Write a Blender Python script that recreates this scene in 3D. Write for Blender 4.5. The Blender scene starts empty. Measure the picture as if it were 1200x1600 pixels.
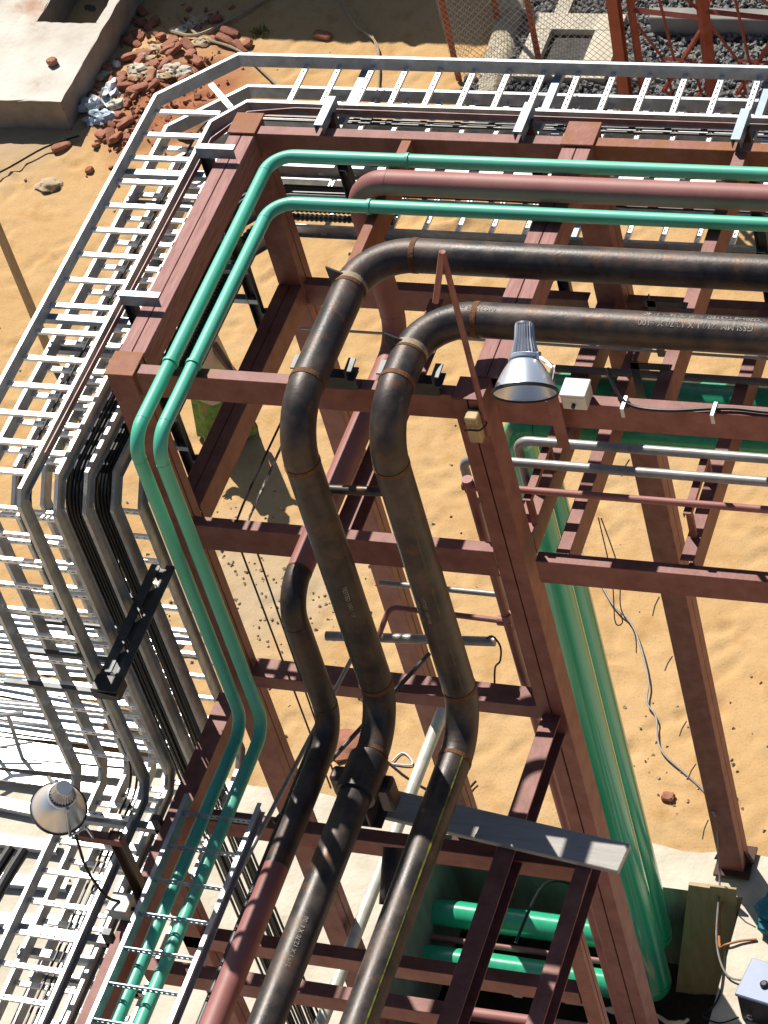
import bpy, math, random
import numpy as np
from mathutils import Vector, Matrix, noise
random.seed(7); rng = np.random.default_rng(11)
SC = bpy.context.scene; COL = SC.collection

# ------------------------------------------------------------------ camera, sky, sun, exposure
cd = bpy.data.cameras.new('camera'); cam = bpy.data.objects.new('camera', cd); COL.objects.link(cam)
_R = [[0.9307641795, 0.2982549901, -0.2114757741], [0.0798674531, -0.7302926269, -0.6784496069], [-0.3567901794, 0.6145865602, -0.7035510841]]
CAM = Vector((5.6845, -13.4419, 19.6299))
cam.matrix_world = Matrix(((_R[0][0], -_R[1][0], -_R[2][0], CAM.x), (_R[0][1], -_R[1][1], -_R[2][1], CAM.y), (_R[0][2], -_R[1][2], -_R[2][2], CAM.z), (0, 0, 0, 1)))
cd.sensor_fit = 'VERTICAL'; cd.sensor_height = 24.0; cd.lens = 4468.24 * 24.0 / 1600.0
cd.clip_start = 0.1; cd.clip_end = 2000
SC.camera = cam
SUN_EL = math.radians(49); SUN_DIR = Vector((-0.65, 0.76, 0)).normalized() * math.cos(SUN_EL) + Vector((0, 0, math.sin(SUN_EL)))
w = bpy.data.worlds.new('World'); SC.world = w; w.use_nodes = True
nt = w.node_tree; sky = nt.nodes.new('ShaderNodeTexSky'); sky.sky_type = 'NISHITA'; sky.sun_disc = False
sky.sun_elevation = SUN_EL; sky.sun_rotation = math.atan2(SUN_DIR.x, SUN_DIR.y)
bg = nt.nodes['Background']; bg.inputs[1].default_value = 0.05; nt.links.new(sky.outputs[0], bg.inputs[0])
sl = bpy.data.lights.new('sun', 'SUN'); sl.energy = 5.0; sl.angle = math.radians(0.5); sl.color = (1.0, 0.95, 0.86)
so = bpy.data.objects.new('sun', sl); COL.objects.link(so); so.rotation_euler = (-SUN_DIR).to_track_quat('-Z', 'Y').to_euler()
SC.view_settings.view_transform = 'Standard'; SC.view_settings.look = 'None'; SC.view_settings.exposure = 0.33; SC.view_settings.gamma = 1.0
SC.render.engine = 'CYCLES'; SC.cycles.max_bounces = 5; SC.cycles.diffuse_bounces = 1; SC.cycles.glossy_bounces = 3

# ------------------------------------------------------------------ materials
def mat(name, c1, c2=None, scale=8.0, rough=0.6, metal=0.0, bump=0.0, bscale=60.0, spots=None, sscale=5.0, slo=0.58, shi=0.68, stretch=None, detail=5, spec=0.5, rough2=None, lo=0.35, hi=0.65, coat=0.0):
    m = bpy.data.materials.new(name); m.use_nodes = True; n = m.node_tree; b = n.nodes['Principled BSDF']; L = n.links.new
    b.inputs['Roughness'].default_value = rough; b.inputs['Metallic'].default_value = metal; b.inputs['Specular IOR Level'].default_value = spec
    if coat: b.inputs['Coat Weight'].default_value = coat; b.inputs['Coat Roughness'].default_value = 0.2
    b.inputs['Base Color'].default_value = (*c1, 1)
    tc = n.nodes.new('ShaderNodeNewGeometry'); co = tc.outputs['Position']
    if stretch:
        mp = n.nodes.new('ShaderNodeMapping'); mp.inputs['Scale'].default_value = stretch; L(co, mp.inputs[0]); co = mp.outputs[0]
    col = None
    if c2:
        t = n.nodes.new('ShaderNodeTexNoise'); t.inputs['Scale'].default_value = scale; t.inputs['Detail'].default_value = detail; t.inputs['Roughness'].default_value = 0.62; L(co, t.inputs['Vector'])
        mr = n.nodes.new('ShaderNodeMapRange'); mr.inputs[1].default_value = lo; mr.inputs[2].default_value = hi; L(t.outputs[0], mr.inputs[0])
        mx = n.nodes.new('ShaderNodeMix'); mx.data_type = 'RGBA'; mx.inputs[6].default_value = (*c1, 1); mx.inputs[7].default_value = (*c2, 1); L(mr.outputs[0], mx.inputs[0]); col = mx.outputs[2]
        if rough2 is not None:
            rr = n.nodes.new('ShaderNodeMapRange'); rr.inputs[3].default_value = rough; rr.inputs[4].default_value = rough2; L(mr.outputs[0], rr.inputs[0]); L(rr.outputs[0], b.inputs['Roughness'])
    if spots:
        t2 = n.nodes.new('ShaderNodeTexNoise'); t2.inputs['Scale'].default_value = sscale; t2.inputs['Detail'].default_value = 7; t2.inputs['Roughness'].default_value = 0.7; L(tc.outputs['Position'], t2.inputs['Vector'])
        m2 = n.nodes.new('ShaderNodeMapRange'); m2.inputs[1].default_value = slo; m2.inputs[2].default_value = shi; L(t2.outputs[0], m2.inputs[0])
        mx2 = n.nodes.new('ShaderNodeMix'); mx2.data_type = 'RGBA'; mx2.inputs[7].default_value = (*spots, 1); L(m2.outputs[0], mx2.inputs[0])
        if col: L(col, mx2.inputs[6])
        else: mx2.inputs[6].default_value = (*c1, 1)
        col = mx2.outputs[2]
    if col: L(col, b.inputs['Base Color'])
    if bump:
        t3 = n.nodes.new('ShaderNodeTexNoise'); t3.inputs['Scale'].default_value = bscale; t3.inputs['Detail'].default_value = 6; L(co, t3.inputs['Vector'])
        bp = n.nodes.new('ShaderNodeBump'); bp.inputs['Strength'].default_value = bump; bp.inputs['Distance'].default_value = 0.02; L(t3.outputs[0], bp.inputs['Height']); L(bp.outputs[0], b.inputs['Normal'])
    return m
M = {}
M['red'] = mat('red_oxide_paint', (0.205, 0.066, 0.051), (0.30, 0.117, 0.096), 7, 0.6, bump=0.12, bscale=45, spots=(0.25, 0.085, 0.03), sscale=2.2, slo=0.60, shi=0.72)
M['darkrust'] = mat('dark_rusty_steel', (0.10, 0.045, 0.03), (0.05, 0.03, 0.025), 9, 0.8, bump=0.3)
M['redpeel'] = mat('peeling_red_oxide_paint', (0.25, 0.09, 0.077), (0.38, 0.175, 0.16), 5, 0.65, bump=0.15, bscale=30, stretch=(9, 1.0, 9), spots=(0.50, 0.33, 0.28), sscale=12, slo=0.64, shi=0.70)
M['redrust'] = mat('rusted_red_paint', (0.25, 0.08, 0.055), (0.33, 0.135, 0.095), 9, 0.7, bump=0.25, bscale=40, spots=(0.27, 0.095, 0.022), sscale=3.5, slo=0.44, shi=0.58)
M['redpipe'] = mat('red_primer_pipe_paint', (0.30, 0.11, 0.097), (0.36, 0.15, 0.135), 3, 0.55, bump=0.03, spots=(0.20, 0.07, 0.05), sscale=2.0, slo=0.62, shi=0.78)
M['redpost'] = mat('bright_red_oxide_paint', (0.24, 0.05, 0.032), (0.33, 0.085, 0.055), 6, 0.6)
M['green'] = mat('sea_green_enamel', (0.085, 0.50, 0.34), (0.11, 0.56, 0.40), 2, 0.42, bump=0.015, spots=(0.08, 0.42, 0.28), sscale=3, slo=0.62, shi=0.8, coat=0.15)
M['greendeep'] = mat('green_enamel_dusty', (0.022, 0.40, 0.20), (0.04, 0.46, 0.26), 3, 0.2, spots=(0.10, 0.36, 0.19), sscale=2.0, slo=0.60, shi=0.82, stretch=(6, 6, 0.35), coat=0.6)
M['black'] = mat('bare_black_steel', (0.032, 0.029, 0.030), (0.12, 0.09, 0.075), 4.5, 0.40, 0.3, bump=0.08, bscale=50, spots=(0.16, 0.065, 0.024), sscale=5, slo=0.56, shi=0.72, rough2=0.55, lo=0.38, hi=0.72)
M['rust'] = mat('weld_rust', (0.20, 0.075, 0.018), (0.09, 0.045, 0.025), 18, 0.8, 0.1, bump=0.3, bscale=80)
M['galv'] = mat('galvanised_steel', (0.50, 0.52, 0.54), (0.36, 0.38, 0.40), 12, 0.40, 0.5, bump=0.03, bscale=90, spots=(0.34, 0.32, 0.26), sscale=1.6, slo=0.60, shi=0.8, rough2=0.5)
M['galvrung'] = mat('bright_galvanised_steel', (0.80, 0.82, 0.84), (0.66, 0.68, 0.70), 14, 0.42, 0.55, bump=0.02)
M['strut'] = mat('blue_grey_zinc_steel', (0.27, 0.33, 0.41), (0.20, 0.25, 0.31), 8, 0.45, 0.55)
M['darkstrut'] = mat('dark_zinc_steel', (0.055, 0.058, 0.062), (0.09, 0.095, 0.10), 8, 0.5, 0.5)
M['cable'] = mat('black_cable_sheath', (0.010, 0.010, 0.011), (0.016, 0.016, 0.018), 20, 0.42, spec=0.4)
M['greypipe'] = mat('grey_pipe', (0.42, 0.42, 0.40), (0.30, 0.29, 0.28), 9, 0.42, 0.3, spots=(0.22, 0.12, 0.09), sscale=5, slo=0.62, shi=0.74)
M['whitepipe'] = mat('whitish_scaffold_pipe', (0.62, 0.60, 0.54), (0.45, 0.42, 0.36), 7, 0.45, 0.1, spots=(0.25, 0.10, 0.07), sscale=4, slo=0.66, shi=0.76)
M['conc'] = mat('pale_concrete', (0.68, 0.62, 0.51), (0.52, 0.46, 0.36), 2.2, 0.85, bump=0.35, bscale=22, spots=(0.30, 0.25, 0.18), sscale=1.3, slo=0.62, shi=0.8)
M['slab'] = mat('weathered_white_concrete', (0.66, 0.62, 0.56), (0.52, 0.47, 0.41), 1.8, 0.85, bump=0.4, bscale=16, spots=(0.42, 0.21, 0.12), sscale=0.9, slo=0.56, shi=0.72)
M['concgreen'] = mat('damp_green_concrete', (0.27, 0.28, 0.22), (0.19, 0.20, 0.155), 3, 0.85, bump=0.3, bscale=14, stretch=(2.5, 2.5, 0.6))
M['mud'] = mat('dark_wet_soil', (0.045, 0.035, 0.026), (0.02, 0.016, 0.012), 4, 0.9, bump=0.6, bscale=12)
M['brick'] = mat('red_clay_brick', (0.27, 0.095, 0.055), (0.38, 0.165, 0.10), 9, 0.85, bump=0.3, bscale=50, spots=(0.40, 0.30, 0.22), sscale=8, slo=0.62, shi=0.72)
M['stone'] = mat('grey_ballast', (0.26, 0.26, 0.26), (0.12, 0.12, 0.125), 6, 0.8, bump=0.3, bscale=40, spots=(0.36, 0.33, 0.27), sscale=3, slo=0.55, shi=0.65)
M['pebble'] = mat('pale_pebble', (0.55, 0.44, 0.30), (0.40, 0.29, 0.17), 9, 0.85)
M['bag'] = mat('white_plastic_sheet', (0.78, 0.78, 0.80), (0.60, 0.64, 0.70), 9, 0.4, bump=0.3, bscale=30)
M['bluebag'] = mat('pale_blue_plastic_sheet', (0.35, 0.45, 0.58), (0.50, 0.58, 0.66), 9, 0.4, bump=0.3, bscale=30)
M['alu'] = mat('spun_aluminium', (0.80, 0.86, 0.95), None, rough=0.33, metal=0.75)  # blue tint in the base colour stands in for reflected sky
M['alucan'] = mat('cast_aluminium', (0.62, 0.65, 0.70), (0.5, 0.53, 0.58), 10, 0.32, 0.9)
M['dark'] = mat('dark_rubber', (0.02, 0.02, 0.022), None, rough=0.5)
M['box'] = mat('white_plastic_box', (0.74, 0.73, 0.68), (0.66, 0.65, 0.6), 6, 0.45)
M['plank'] = mat('grey_weathered_plank', (0.50, 0.47, 0.44), (0.40, 0.375, 0.355), 5, 0.8, bump=0.2, bscale=30, stretch=(0.6, 6, 6), spots=(0.28, 0.25, 0.24), sscale=7, slo=0.66, shi=0.72)
M['wood'] = mat('pale_wood', (0.56, 0.42, 0.22), (0.46, 0.33, 0.17), 6, 0.7, stretch=(5, 1, 5))
M['ply'] = mat('stained_plywood', (0.46, 0.38, 0.21), (0.36, 0.29, 0.15), 3, 0.75, bump=0.1, stretch=(5, 1, 1), spots=(0.22, 0.17, 0.09), sscale=4, slo=0.62, shi=0.75)
M['pole'] = mat('weathered_pole', (0.42, 0.33, 0.22), (0.30, 0.23, 0.15), 8, 0.7, stretch=(6, 6, 1))
M['wire'] = mat('grey_wire', (0.30, 0.28, 0.26), (0.2, 0.18, 0.17), 10, 0.55)
M['fencewire'] = mat('fence_wire', (0.42, 0.41, 0.40), None, rough=0.5, metal=0.6)
M['rope'] = mat('striped_rope', (0.62, 0.56, 0.46), (0.12, 0.10, 0.09), 16, 0.7, lo=0.48, hi=0.52)
M['orange'] = mat('orange_cable', (0.42, 0.17, 0.05), None, rough=0.5)
M['stencil'] = mat('worn_white_stencil_paint', (0.42, 0.39, 0.34), (0.13, 0.11, 0.095), 20, 0.7, lo=0.44, hi=0.60)
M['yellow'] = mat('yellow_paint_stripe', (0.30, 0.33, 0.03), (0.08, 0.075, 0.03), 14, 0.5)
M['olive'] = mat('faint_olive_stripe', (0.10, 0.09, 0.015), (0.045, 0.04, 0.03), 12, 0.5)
M['teal'] = mat('teal_cloth', (0.02, 0.16, 0.21), (0.04, 0.26, 0.32), 10, 0.8, bump=0.4, bscale=30)
M['lid'] = mat('blue_grey_painted_lid', (0.27, 0.33, 0.50), (0.22, 0.28, 0.42), 4, 0.4)
M['pink'] = mat('pink_red_emblem_paint', (0.62, 0.10, 0.17), (0.66, 0.25, 0.30), 9, 0.5)
M['saree'] = mat('green_patterned_cloth', (0.15, 0.33, 0.05), (0.05, 0.14, 0.03), 9, 0.8, spots=(0.42, 0.14, 0.10), sscale=14, slo=0.56, shi=0.6)
M['veil'] = mat('pale_green_pink_cloth', (0.34, 0.48, 0.18), (0.55, 0.36, 0.33), 9, 0.8, lo=0.45, hi=0.55)
M['skin'] = mat('brown_skin', (0.13, 0.065, 0.04), None, rough=0.5)
M['hair'] = mat('black_hair', (0.012, 0.01, 0.01), None, rough=0.45)
M['leafy'] = mat('dry_weed_green', (0.10, 0.16, 0.03), (0.2, 0.2, 0.05), 9, 0.7)
M['steelstrip'] = mat('new_galvanised_strip', (0.82, 0.83, 0.84), (0.7, 0.71, 0.72), 5, 0.40, 0.5)
M['tape'] = mat('earthing_strip', (0.18, 0.10, 0.10), (0.26, 0.20, 0.20), 9, 0.5, 0.3)

def sand_mat():
    m = bpy.data.materials.new('orange_sand'); m.use_nodes = True; n = m.node_tree; b = n.nodes['Principled BSDF']; L = n.links.new
    b.inputs['Roughness'].default_value = 0.95; b.inputs['Specular IOR Level'].default_value = 0.15
    g = n.nodes.new('ShaderNodeNewGeometry')
    def nz(s, d=6, r=0.6):
        t = n.nodes.new('ShaderNodeTexNoise'); t.inputs['Scale'].default_value = s; t.inputs['Detail'].default_value = d; t.inputs['Roughness'].default_value = r; L(g.outputs['Position'], t.inputs['Vector']); return t.outputs[0]
    def rmp(x, a, c):
        q = n.nodes.new('ShaderNodeMapRange'); q.inputs[1].default_value = a; q.inputs[2].default_value = c; L(x, q.inputs[0]); return q.outputs[0]
    def mix(f, a, c):
        q = n.nodes.new('ShaderNodeMix'); q.data_type = 'RGBA'; L(f, q.inputs[0])
        for i, v in ((6, a), (7, c)):
            if isinstance(v, tuple): q.inputs[i].default_value = (*v, 1)
            else: L(v, q.inputs[i])
        return q.outputs[2]
    c = mix(rmp(nz(0.55), 0.35, 0.65), (0.54, 0.335, 0.15), (0.58, 0.39, 0.20))
    c = mix(rmp(nz(3.2), 0.52, 0.72), c, (0.47, 0.275, 0.11))
    c = mix(rmp(nz(60, 3), 0.55, 0.75), c, (0.40, 0.235, 0.10))
    # paler gravelly patch and brick dust round the heap
    def near(x, y, r0, r1):
        v = n.nodes.new('ShaderNodeVectorMath'); v.operation = 'DISTANCE'; L(g.outputs['Position'], v.inputs[0]); v.inputs[1].default_value = (x, y, 0)
        ad = n.nodes.new('ShaderNodeMath'); ad.operation = 'MULTIPLY_ADD'; L(nz(1.6), ad.inputs[0]); ad.inputs[1].default_value = 1.6; L(v.outputs['Value'], ad.inputs[2])
        q = n.nodes.new('ShaderNodeMapRange'); q.inputs[1].default_value = r0 + 0.8; q.inputs[2].default_value = r1 + 0.8; q.inputs[3].default_value = 1; q.inputs[4].default_value = 0; L(ad.outputs[0], q.inputs[0]); return q.outputs[0]
    c = mix(near(-8.7, 9.7, 0.55, 1.25), c, (0.36, 0.15, 0.075))
    c = mix(near(-5.2, 2.6, 0.2, 1.3), c, (0.47, 0.36, 0.235))
    c = mix(near(-10.6, 8.9, 0.2, 1.1), c, (0.46, 0.33, 0.2))
    L(c, b.inputs['Base Color'])
    bp = n.nodes.new('ShaderNodeBump'); bp.inputs['Strength'].default_value = 0.32; bp.inputs['Distance'].default_value = 0.05
    ad = n.nodes.new('ShaderNodeMath'); ad.operation = 'MULTIPLY_ADD'; ad.inputs[1].default_value = 0.35; L(nz(35, 6, 0.7), ad.inputs[0]); L(nz(6, 4), ad.inputs[2]); L(ad.outputs[0], bp.inputs['Height']); L(bp.outputs[0], b.inputs['Normal'])
    return m
M['sand'] = sand_mat()

# ------------------------------------------------------------------ mesh helpers
class MB:
    def __init__(s): s.v = []; s.f = []
    def add(s, vs, fs):
        o = len(s.v); s.v += [tuple(v) for v in vs]; s.f += [tuple(i + o for i in f) for f in fs]; return s
    def box(s, x0, x1, y0, y1, z0, z1):
        return s.add([(x0, y0, z0), (x1, y0, z0), (x1, y1, z0), (x0, y1, z0), (x0, y0, z1), (x1, y0, z1), (x1, y1, z1), (x0, y1, z1)],
                     [(0, 3, 2, 1), (4, 5, 6, 7), (0, 1, 5, 4), (1, 2, 6, 5), (2, 3, 7, 6), (3, 0, 4, 7)])
    def obox(s, c, ax, h):
        c = Vector(c); a = [Vector(ax[i]).normalized() * h[i] for i in range(3)]; vs = []
        for k in ((-1, -1, -1), (1, -1, -1), (1, 1, -1), (-1, 1, -1), (-1, -1, 1), (1, -1, 1), (1, 1, 1), (-1, 1, 1)): vs.append(c + a[0] * k[0] + a[1] * k[1] + a[2] * k[2])
        return s.add(vs, [(0, 3, 2, 1), (4, 5, 6, 7), (0, 1, 5, 4), (1, 2, 6, 5), (2, 3, 7, 6), (3, 0, 4, 7)])
    def prism(s, prof, p0, p1, u, v):       # closed 2D profile (a, b) -> a*u + b*v, extruded p0 -> p1
        p0 = Vector(p0); p1 = Vector(p1); u = Vector(u); v = Vector(v); n = len(prof)
        vs = [p0 + u * a + v * b for a, b in prof] + [p1 + u * a + v * b for a, b in prof]
        fs = [tuple(range(n - 1, -1, -1)), tuple(range(n, 2 * n))] + [(i, (i + 1) % n, n + (i + 1) % n, n + i) for i in range(n)]
        return s.add(vs, fs)
    def tube(s, pts, r, seg=12, cap=True):
        pts = [Vector(p) for p in pts]; n = len(pts)
        rs = r if isinstance(r, (list, tuple)) else [r] * n
        t = [((pts[min(i + 1, n - 1)] - pts[max(i - 1, 0)])).normalized() for i in range(n)]
        a = t[0].orthogonal().normalized(); vs = []; fs = []
        for i in range(n):
            a = (a - t[i] * a.dot(t[i])).normalized(); b = t[i].cross(a)
            for k in range(seg):
                th = 2 * math.pi * k / seg; vs.append(pts[i] + (a * math.cos(th) + b * math.sin(th)) * rs[i])
        for i in range(n - 1):
            for k in range(seg):
                k2 = (k + 1) % seg; fs.append((i * seg + k, i * seg + k2, (i + 1) * seg + k2, (i + 1) * seg + k))
        if cap: fs.append(tuple(range(seg - 1, -1, -1))); fs.append(tuple((n - 1) * seg + k for k in range(seg)))
        return s.add(vs, fs)
    def rail(s, pts, frames, prof):         # profile swept with mitred joints; frames[i] = (side, up) of segment i
        pts = [Vector(p) for p in pts]; n = len(pts); t = [(pts[i + 1] - pts[i]).normalized() for i in range(n - 1)]; vs = []; m = len(prof)
        for i in range(n):
            j = max(i - 1, 0) if i == n - 1 else i; u, v = (Vector(q) for q in frames[j])
            nm = t[j] if i in (0, n - 1) else (t[i - 1] + t[i]).normalized()
            for a, b in prof:
                o = u * a + v * b; vs.append(pts[i] + o - t[j] * (o.dot(nm) / t[j].dot(nm)))
        fs = [tuple(range(m - 1, -1, -1)), tuple((n - 1) * m + k for k in range(m))]
        for i in range(n - 1):
            for k in range(m):
                k2 = (k + 1) % m; fs.append((i * m + k, i * m + k2, (i + 1) * m + k2, (i + 1) * m + k))
        return s.add(vs, fs)
    def lathe(s, prof, org, ax, seg=32, fin=None):
        ax = Vector(ax).normalized(); a = ax.orthogonal().normalized(); b = ax.cross(a); org = Vector(org); vs = []; n = len(prof)
        for r, h in prof:
            for k in range(seg):
                th = 2 * math.pi * k / seg; rr = r * (fin(k) if fin else 1); vs.append(org + ax * h + (a * math.cos(th) + b * math.sin(th)) * rr)
        fs = []
        for i in range(n - 1):
            for k in range(seg):
                k2 = (k + 1) % seg; fs.append((i * seg + k, i * seg + k2, (i + 1) * seg + k2, (i + 1) * seg + k))
        return s.add(vs, fs)
    def mesh(s, name, base=(0, 0, 0), smooth=True, ang=35):
        me = bpy.data.meshes.new(name); b = Vector(base)
        me.from_pydata([tuple(Vector(v) - b) for v in s.v], [], s.f); me.update()
        if smooth:
            me.polygons.foreach_set('use_smooth', [True] * len(me.polygons)); me.set_sharp_from_angle(angle=math.radians(ang))
        return me
def thing(name, label, cat, base=(0, 0, 0), group=None, kind=None):
    o = bpy.data.objects.new(name, None); COL.objects.link(o); o.location = base; o.empty_display_size = 0.1
    o['label'] = label; o['category'] = cat
    if group: o['group'] = group
    if kind: o['kind'] = kind
    return o
def wbase(p):                      # world position of a thing / part
    v = Vector((0, 0, 0))
    while p is not None: v += p.location; p = p.parent
    return v
def part(name, mb, m, parent, bevel=0, smooth=True, label=None, ang=35):
    o = bpy.data.objects.new(name, mb.mesh(name, wbase(parent), smooth, ang)); COL.objects.link(o); o.parent = parent
    o.data.materials.append(M[m] if isinstance(m, str) else m)
    if bevel: bv = o.modifiers.new('bevel', 'BEVEL'); bv.width = bevel; bv.segments = 1; bv.limit_method = 'ANGLE'
    if label: o['label'] = label
    return o
def single(name, mb, m, label, cat, base=None, group=None, bevel=0, smooth=True, ang=35):
    if base is None:
        a = np.array(mb.v); base = ((a[:, 0].min() + a[:, 0].max()) / 2, (a[:, 1].min() + a[:, 1].max()) / 2, a[:, 2].min())
    o = bpy.data.objects.new(name, mb.mesh(name, base, smooth, ang)); COL.objects.link(o); o.location = base
    o.data.materials.append(M[m] if isinstance(m, str) else m)
    if bevel: bv = o.modifiers.new('bevel', 'BEVEL'); bv.width = bevel; bv.segments = 1; bv.limit_method = 'ANGLE'
    o['label'] = label; o['category'] = cat
    if group: o['group'] = group
    return o
def struct(name, mb, m, smooth=False, kind='structure'):
    o = bpy.data.objects.new(name, mb.mesh(name, (0, 0, 0), smooth)); COL.objects.link(o); o.data.materials.append(M[m] if isinstance(m, str) else m); o['kind'] = kind; return o
def arcpath(pts, R, n=9):
    pts = [Vector(p) for p in pts]; out = [pts[0]]; R = R if isinstance(R, (list, tuple)) else [R] * (len(pts) - 2)
    for i in range(1, len(pts) - 1):
        a = (pts[i - 1] - pts[i]).normalized(); b = (pts[i + 1] - pts[i]).normalized(); ang = a.angle(b)
        if ang > 3.1: out.append(pts[i]); continue
        d = R[i - 1] / math.tan(ang / 2)
        c = pts[i] + (a + b).normalized() * (R[i - 1] / math.sin(ang / 2)); s = pts[i] + a * d; e = pts[i] + b * d; q0 = s - c; q1 = e - c; tot = q0.angle(q1)
        for k in range(n + 1):
            f = k / n; out.append(c + (q0 * math.sin((1 - f) * tot) + q1 * math.sin(f * tot)) / math.sin(tot))
    out.append(pts[-1]); return out
def smoothpath(pts, n=6):
    pts = [Vector(p) for p in pts]; out = []
    for i in range(len(pts) - 1):
        p0 = pts[max(i - 1, 0)]; p1 = pts[i]; p2 = pts[i + 1]; p3 = pts[min(i + 2, len(pts) - 1)]
        for k in range(n):
            t = k / n; out.append(0.5 * ((2 * p1) + (p2 - p0) * t + (2 * p0 - 5 * p1 + 4 * p2 - p3) * t * t + (3 * p1 - p0 - 3 * p2 + p3) * t ** 3))
    out.append(pts[-1]); return out
def chan(h, b, t=0.009, tf=0.012):  # channel, web on the a = 0 side, toes towards +a, b from 0 down to -h
    return [(0, 0), (b, 0), (b, -tf), (t, -tf), (t, -h + tf), (b, -h + tf), (b, -h), (0, -h)]
def ibeam(h, b, t=0.009, tf=0.012):
    c = b / 2
    return [(0, 0), (b, 0), (b, -tf), (c + t, -tf), (c + t, -h + tf), (b, -h + tf), (b, -h), (0, -h), (0, -h + tf), (c - t, -h + tf), (c - t, -tf), (0, -tf)]

# ------------------------------------------------------------------ ground, concrete, pit
def dense(a, b, lo, hi, step, far):
    inner = list(np.arange(lo, hi + 1e-6, step)); g = []; d = step; x = hi
    while x < far: d *= 1.5; x += d; g.append(x)
    h = []; d = step; x = lo
    while x > -far: d *= 1.5; x -= d; h.append(x)
    return np.array(h[::-1] + inner + g)
xs = dense(0, 0, -13.2, 3.0, 0.05, 300); ys = dense(0, 0, -0.1, 12.6, 0.05, 300)
GX, GY = np.meshgrid(xs, ys); GZ = np.zeros_like(GX)
def vnoise(x, y, s, seed):
    r = np.random.default_rng(seed).random((256, 256)); u = x * s; v = y * s; i = np.floor(u).astype(int); j = np.floor(v).astype(int); fu = u - i; fv = v - j
    fu = fu * fu * (3 - 2 * fu); fv = fv * fv * (3 - 2 * fv); a = r[i % 256, j % 256]; b = r[(i + 1) % 256, j % 256]; c = r[i % 256, (j + 1) % 256]; d = r[(i + 1) % 256, (j + 1) % 256]
    return (a * (1 - fu) + b * fu) * (1 - fv) + (c * (1 - fu) + d * fu) * fv - 0.5
GZ += vnoise(GX, GY, 0.7, 1) * 0.04 + vnoise(GX, GY, 2.1, 2) * 0.012 + vnoise(GX, GY, 5.5, 3) * 0.008 + vnoise(GX, GY, 12, 4) * 0.008
nf = 1500
fx = rng.uniform(-12.5, 2.5, nf); fy = rng.uniform(0.3, 12.2, nf); fa = rng.uniform(0, math.pi, nf)
for x, y, a in zip(fx, fy, fa):       # footprints
    i0, i1 = np.searchsorted(xs, [x - 0.3, x + 0.3]); j0, j1 = np.searchsorted(ys, [y - 0.3, y + 0.3])
    dx = GX[j0:j1, i0:i1] - x; dy = GY[j0:j1, i0:i1] - y; u = (dx * math.cos(a) + dy * math.sin(a)) / 0.14; v = (-dx * math.sin(a) + dy * math.cos(a)) / 0.06
    d = u * u + v * v; GZ[j0:j1, i0:i1] += -0.020 * np.exp(-d) + 0.008 * np.exp(-((np.sqrt(d) - 1.5) / 0.4) ** 2)
GZ += 0.12 * np.exp(-(((GX + 4.75) / 0.45) ** 2 + ((GY - 7.7) / 0.35) ** 2)) * (0.6 + 1.4 * (vnoise(GX, GY, 6, 9) + 0.5))
GZ += 0.07 * np.exp(-(((GX + 9.1) / 0.55) ** 2 + ((GY - 10.2) / 0.6) ** 2)) * (0.5 + 1.3 * (vnoise(GX, GY, 7, 8) + 0.5))
GZ += 0.10 * np.exp(-(((GX + 8.2) / 0.6) ** 2 + ((GY - 9.3) / 0.5) ** 2)) * (0.5 + 1.3 * (vnoise(GX, GY, 7, 6) + 0.5))
fade = np.clip((GY - 0.2) / 0.25, 0, 1); GZ = GZ * fade - 0.035 * (1 - fade)
far_ = (GX < -14) | (GX > 4) | (GY > 14); GZ[far_] *= 0.2
nx, ny = len(xs), len(ys)
idx = np.arange(nx * ny).reshape(ny, nx)
quads = np.stack([idx[:-1, :-1], idx[:-1, 1:], idx[1:, 1:], idx[1:, :-1]], -1).reshape(-1, 4)
cx = ((GX[:-1, :-1] + GX[1:, 1:]) / 2).ravel(); hx0 = GX[:-1, :-1].ravel(); hx1 = GX[1:, 1:].ravel(); hy0 = GY[:-1, :-1].ravel(); hy1 = GY[1:, 1:].ravel()
keep = ~((hx1 > -3.2) & (hx0 < 0.22) & (hy1 > -4.2) & (hy0 < 0.06))
quads = quads[keep]
gm = bpy.data.meshes.new('ground'); gm.from_pydata(np.stack([GX.ravel(), GY.ravel(), GZ.ravel()], -1).tolist(), [], quads.tolist()); gm.update()
gm.polygons.foreach_set('use_smooth', [True] * len(gm.polygons))
go = bpy.data.objects.new('ground', gm); COL.objects.link(go); gm.materials.append(M['sand']); go['kind'] = 'structure'

PX0, PX1, PY0 = -2.55, 0.21, -3.6     # pit
mb = MB()                            # concrete apron: a 0.25 m thick slab round the pit, ragged rear edge
ex = np.linspace(-14, 7, 120)
def edge_y(x): return 0.21 + 0.02 * math.sin(x * 3.1) + 0.025 * math.sin(x * 7.7 + 1) + max(0, (-x - 2.3)) * 0.055
top = [(x, edge_y(x)) for x in ex]
def quadstrip(pts, y_of):
    for (x0, y0), (x1, y1) in zip(pts[:-1], pts[1:]):
        a, b = y_of(x0), y_of(x1)
        mb.add([(x0, a, 0.006), (x1, b, 0.006), (x1, y1, 0.006), (x0, y0, 0.006)], [(0, 1, 2, 3)])
        mb.add([(x0, y0, 0.006), (x1, y1, 0.006), (x1, y1, -0.25), (x0, y0, -0.25)], [(0, 1, 2, 3)])
def front(x): return -0.22 if x > -0.75 else 0.03
quadstrip([p for p in top if p[0] < -0.75] + [(-0.75, edge_y(-0.75))], lambda x: 0.03)
quadstrip([(-0.75, edge_y(-0.75))] + [p for p in top if p[0] > -0.75], lambda x: -0.22)
mb.add([(-14, -12, 0.006), (PX0, -12, 0.006), (PX0, 0.03, 0.006), (-14, 0.03, 0.006)], [(0, 1, 2, 3)])
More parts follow.
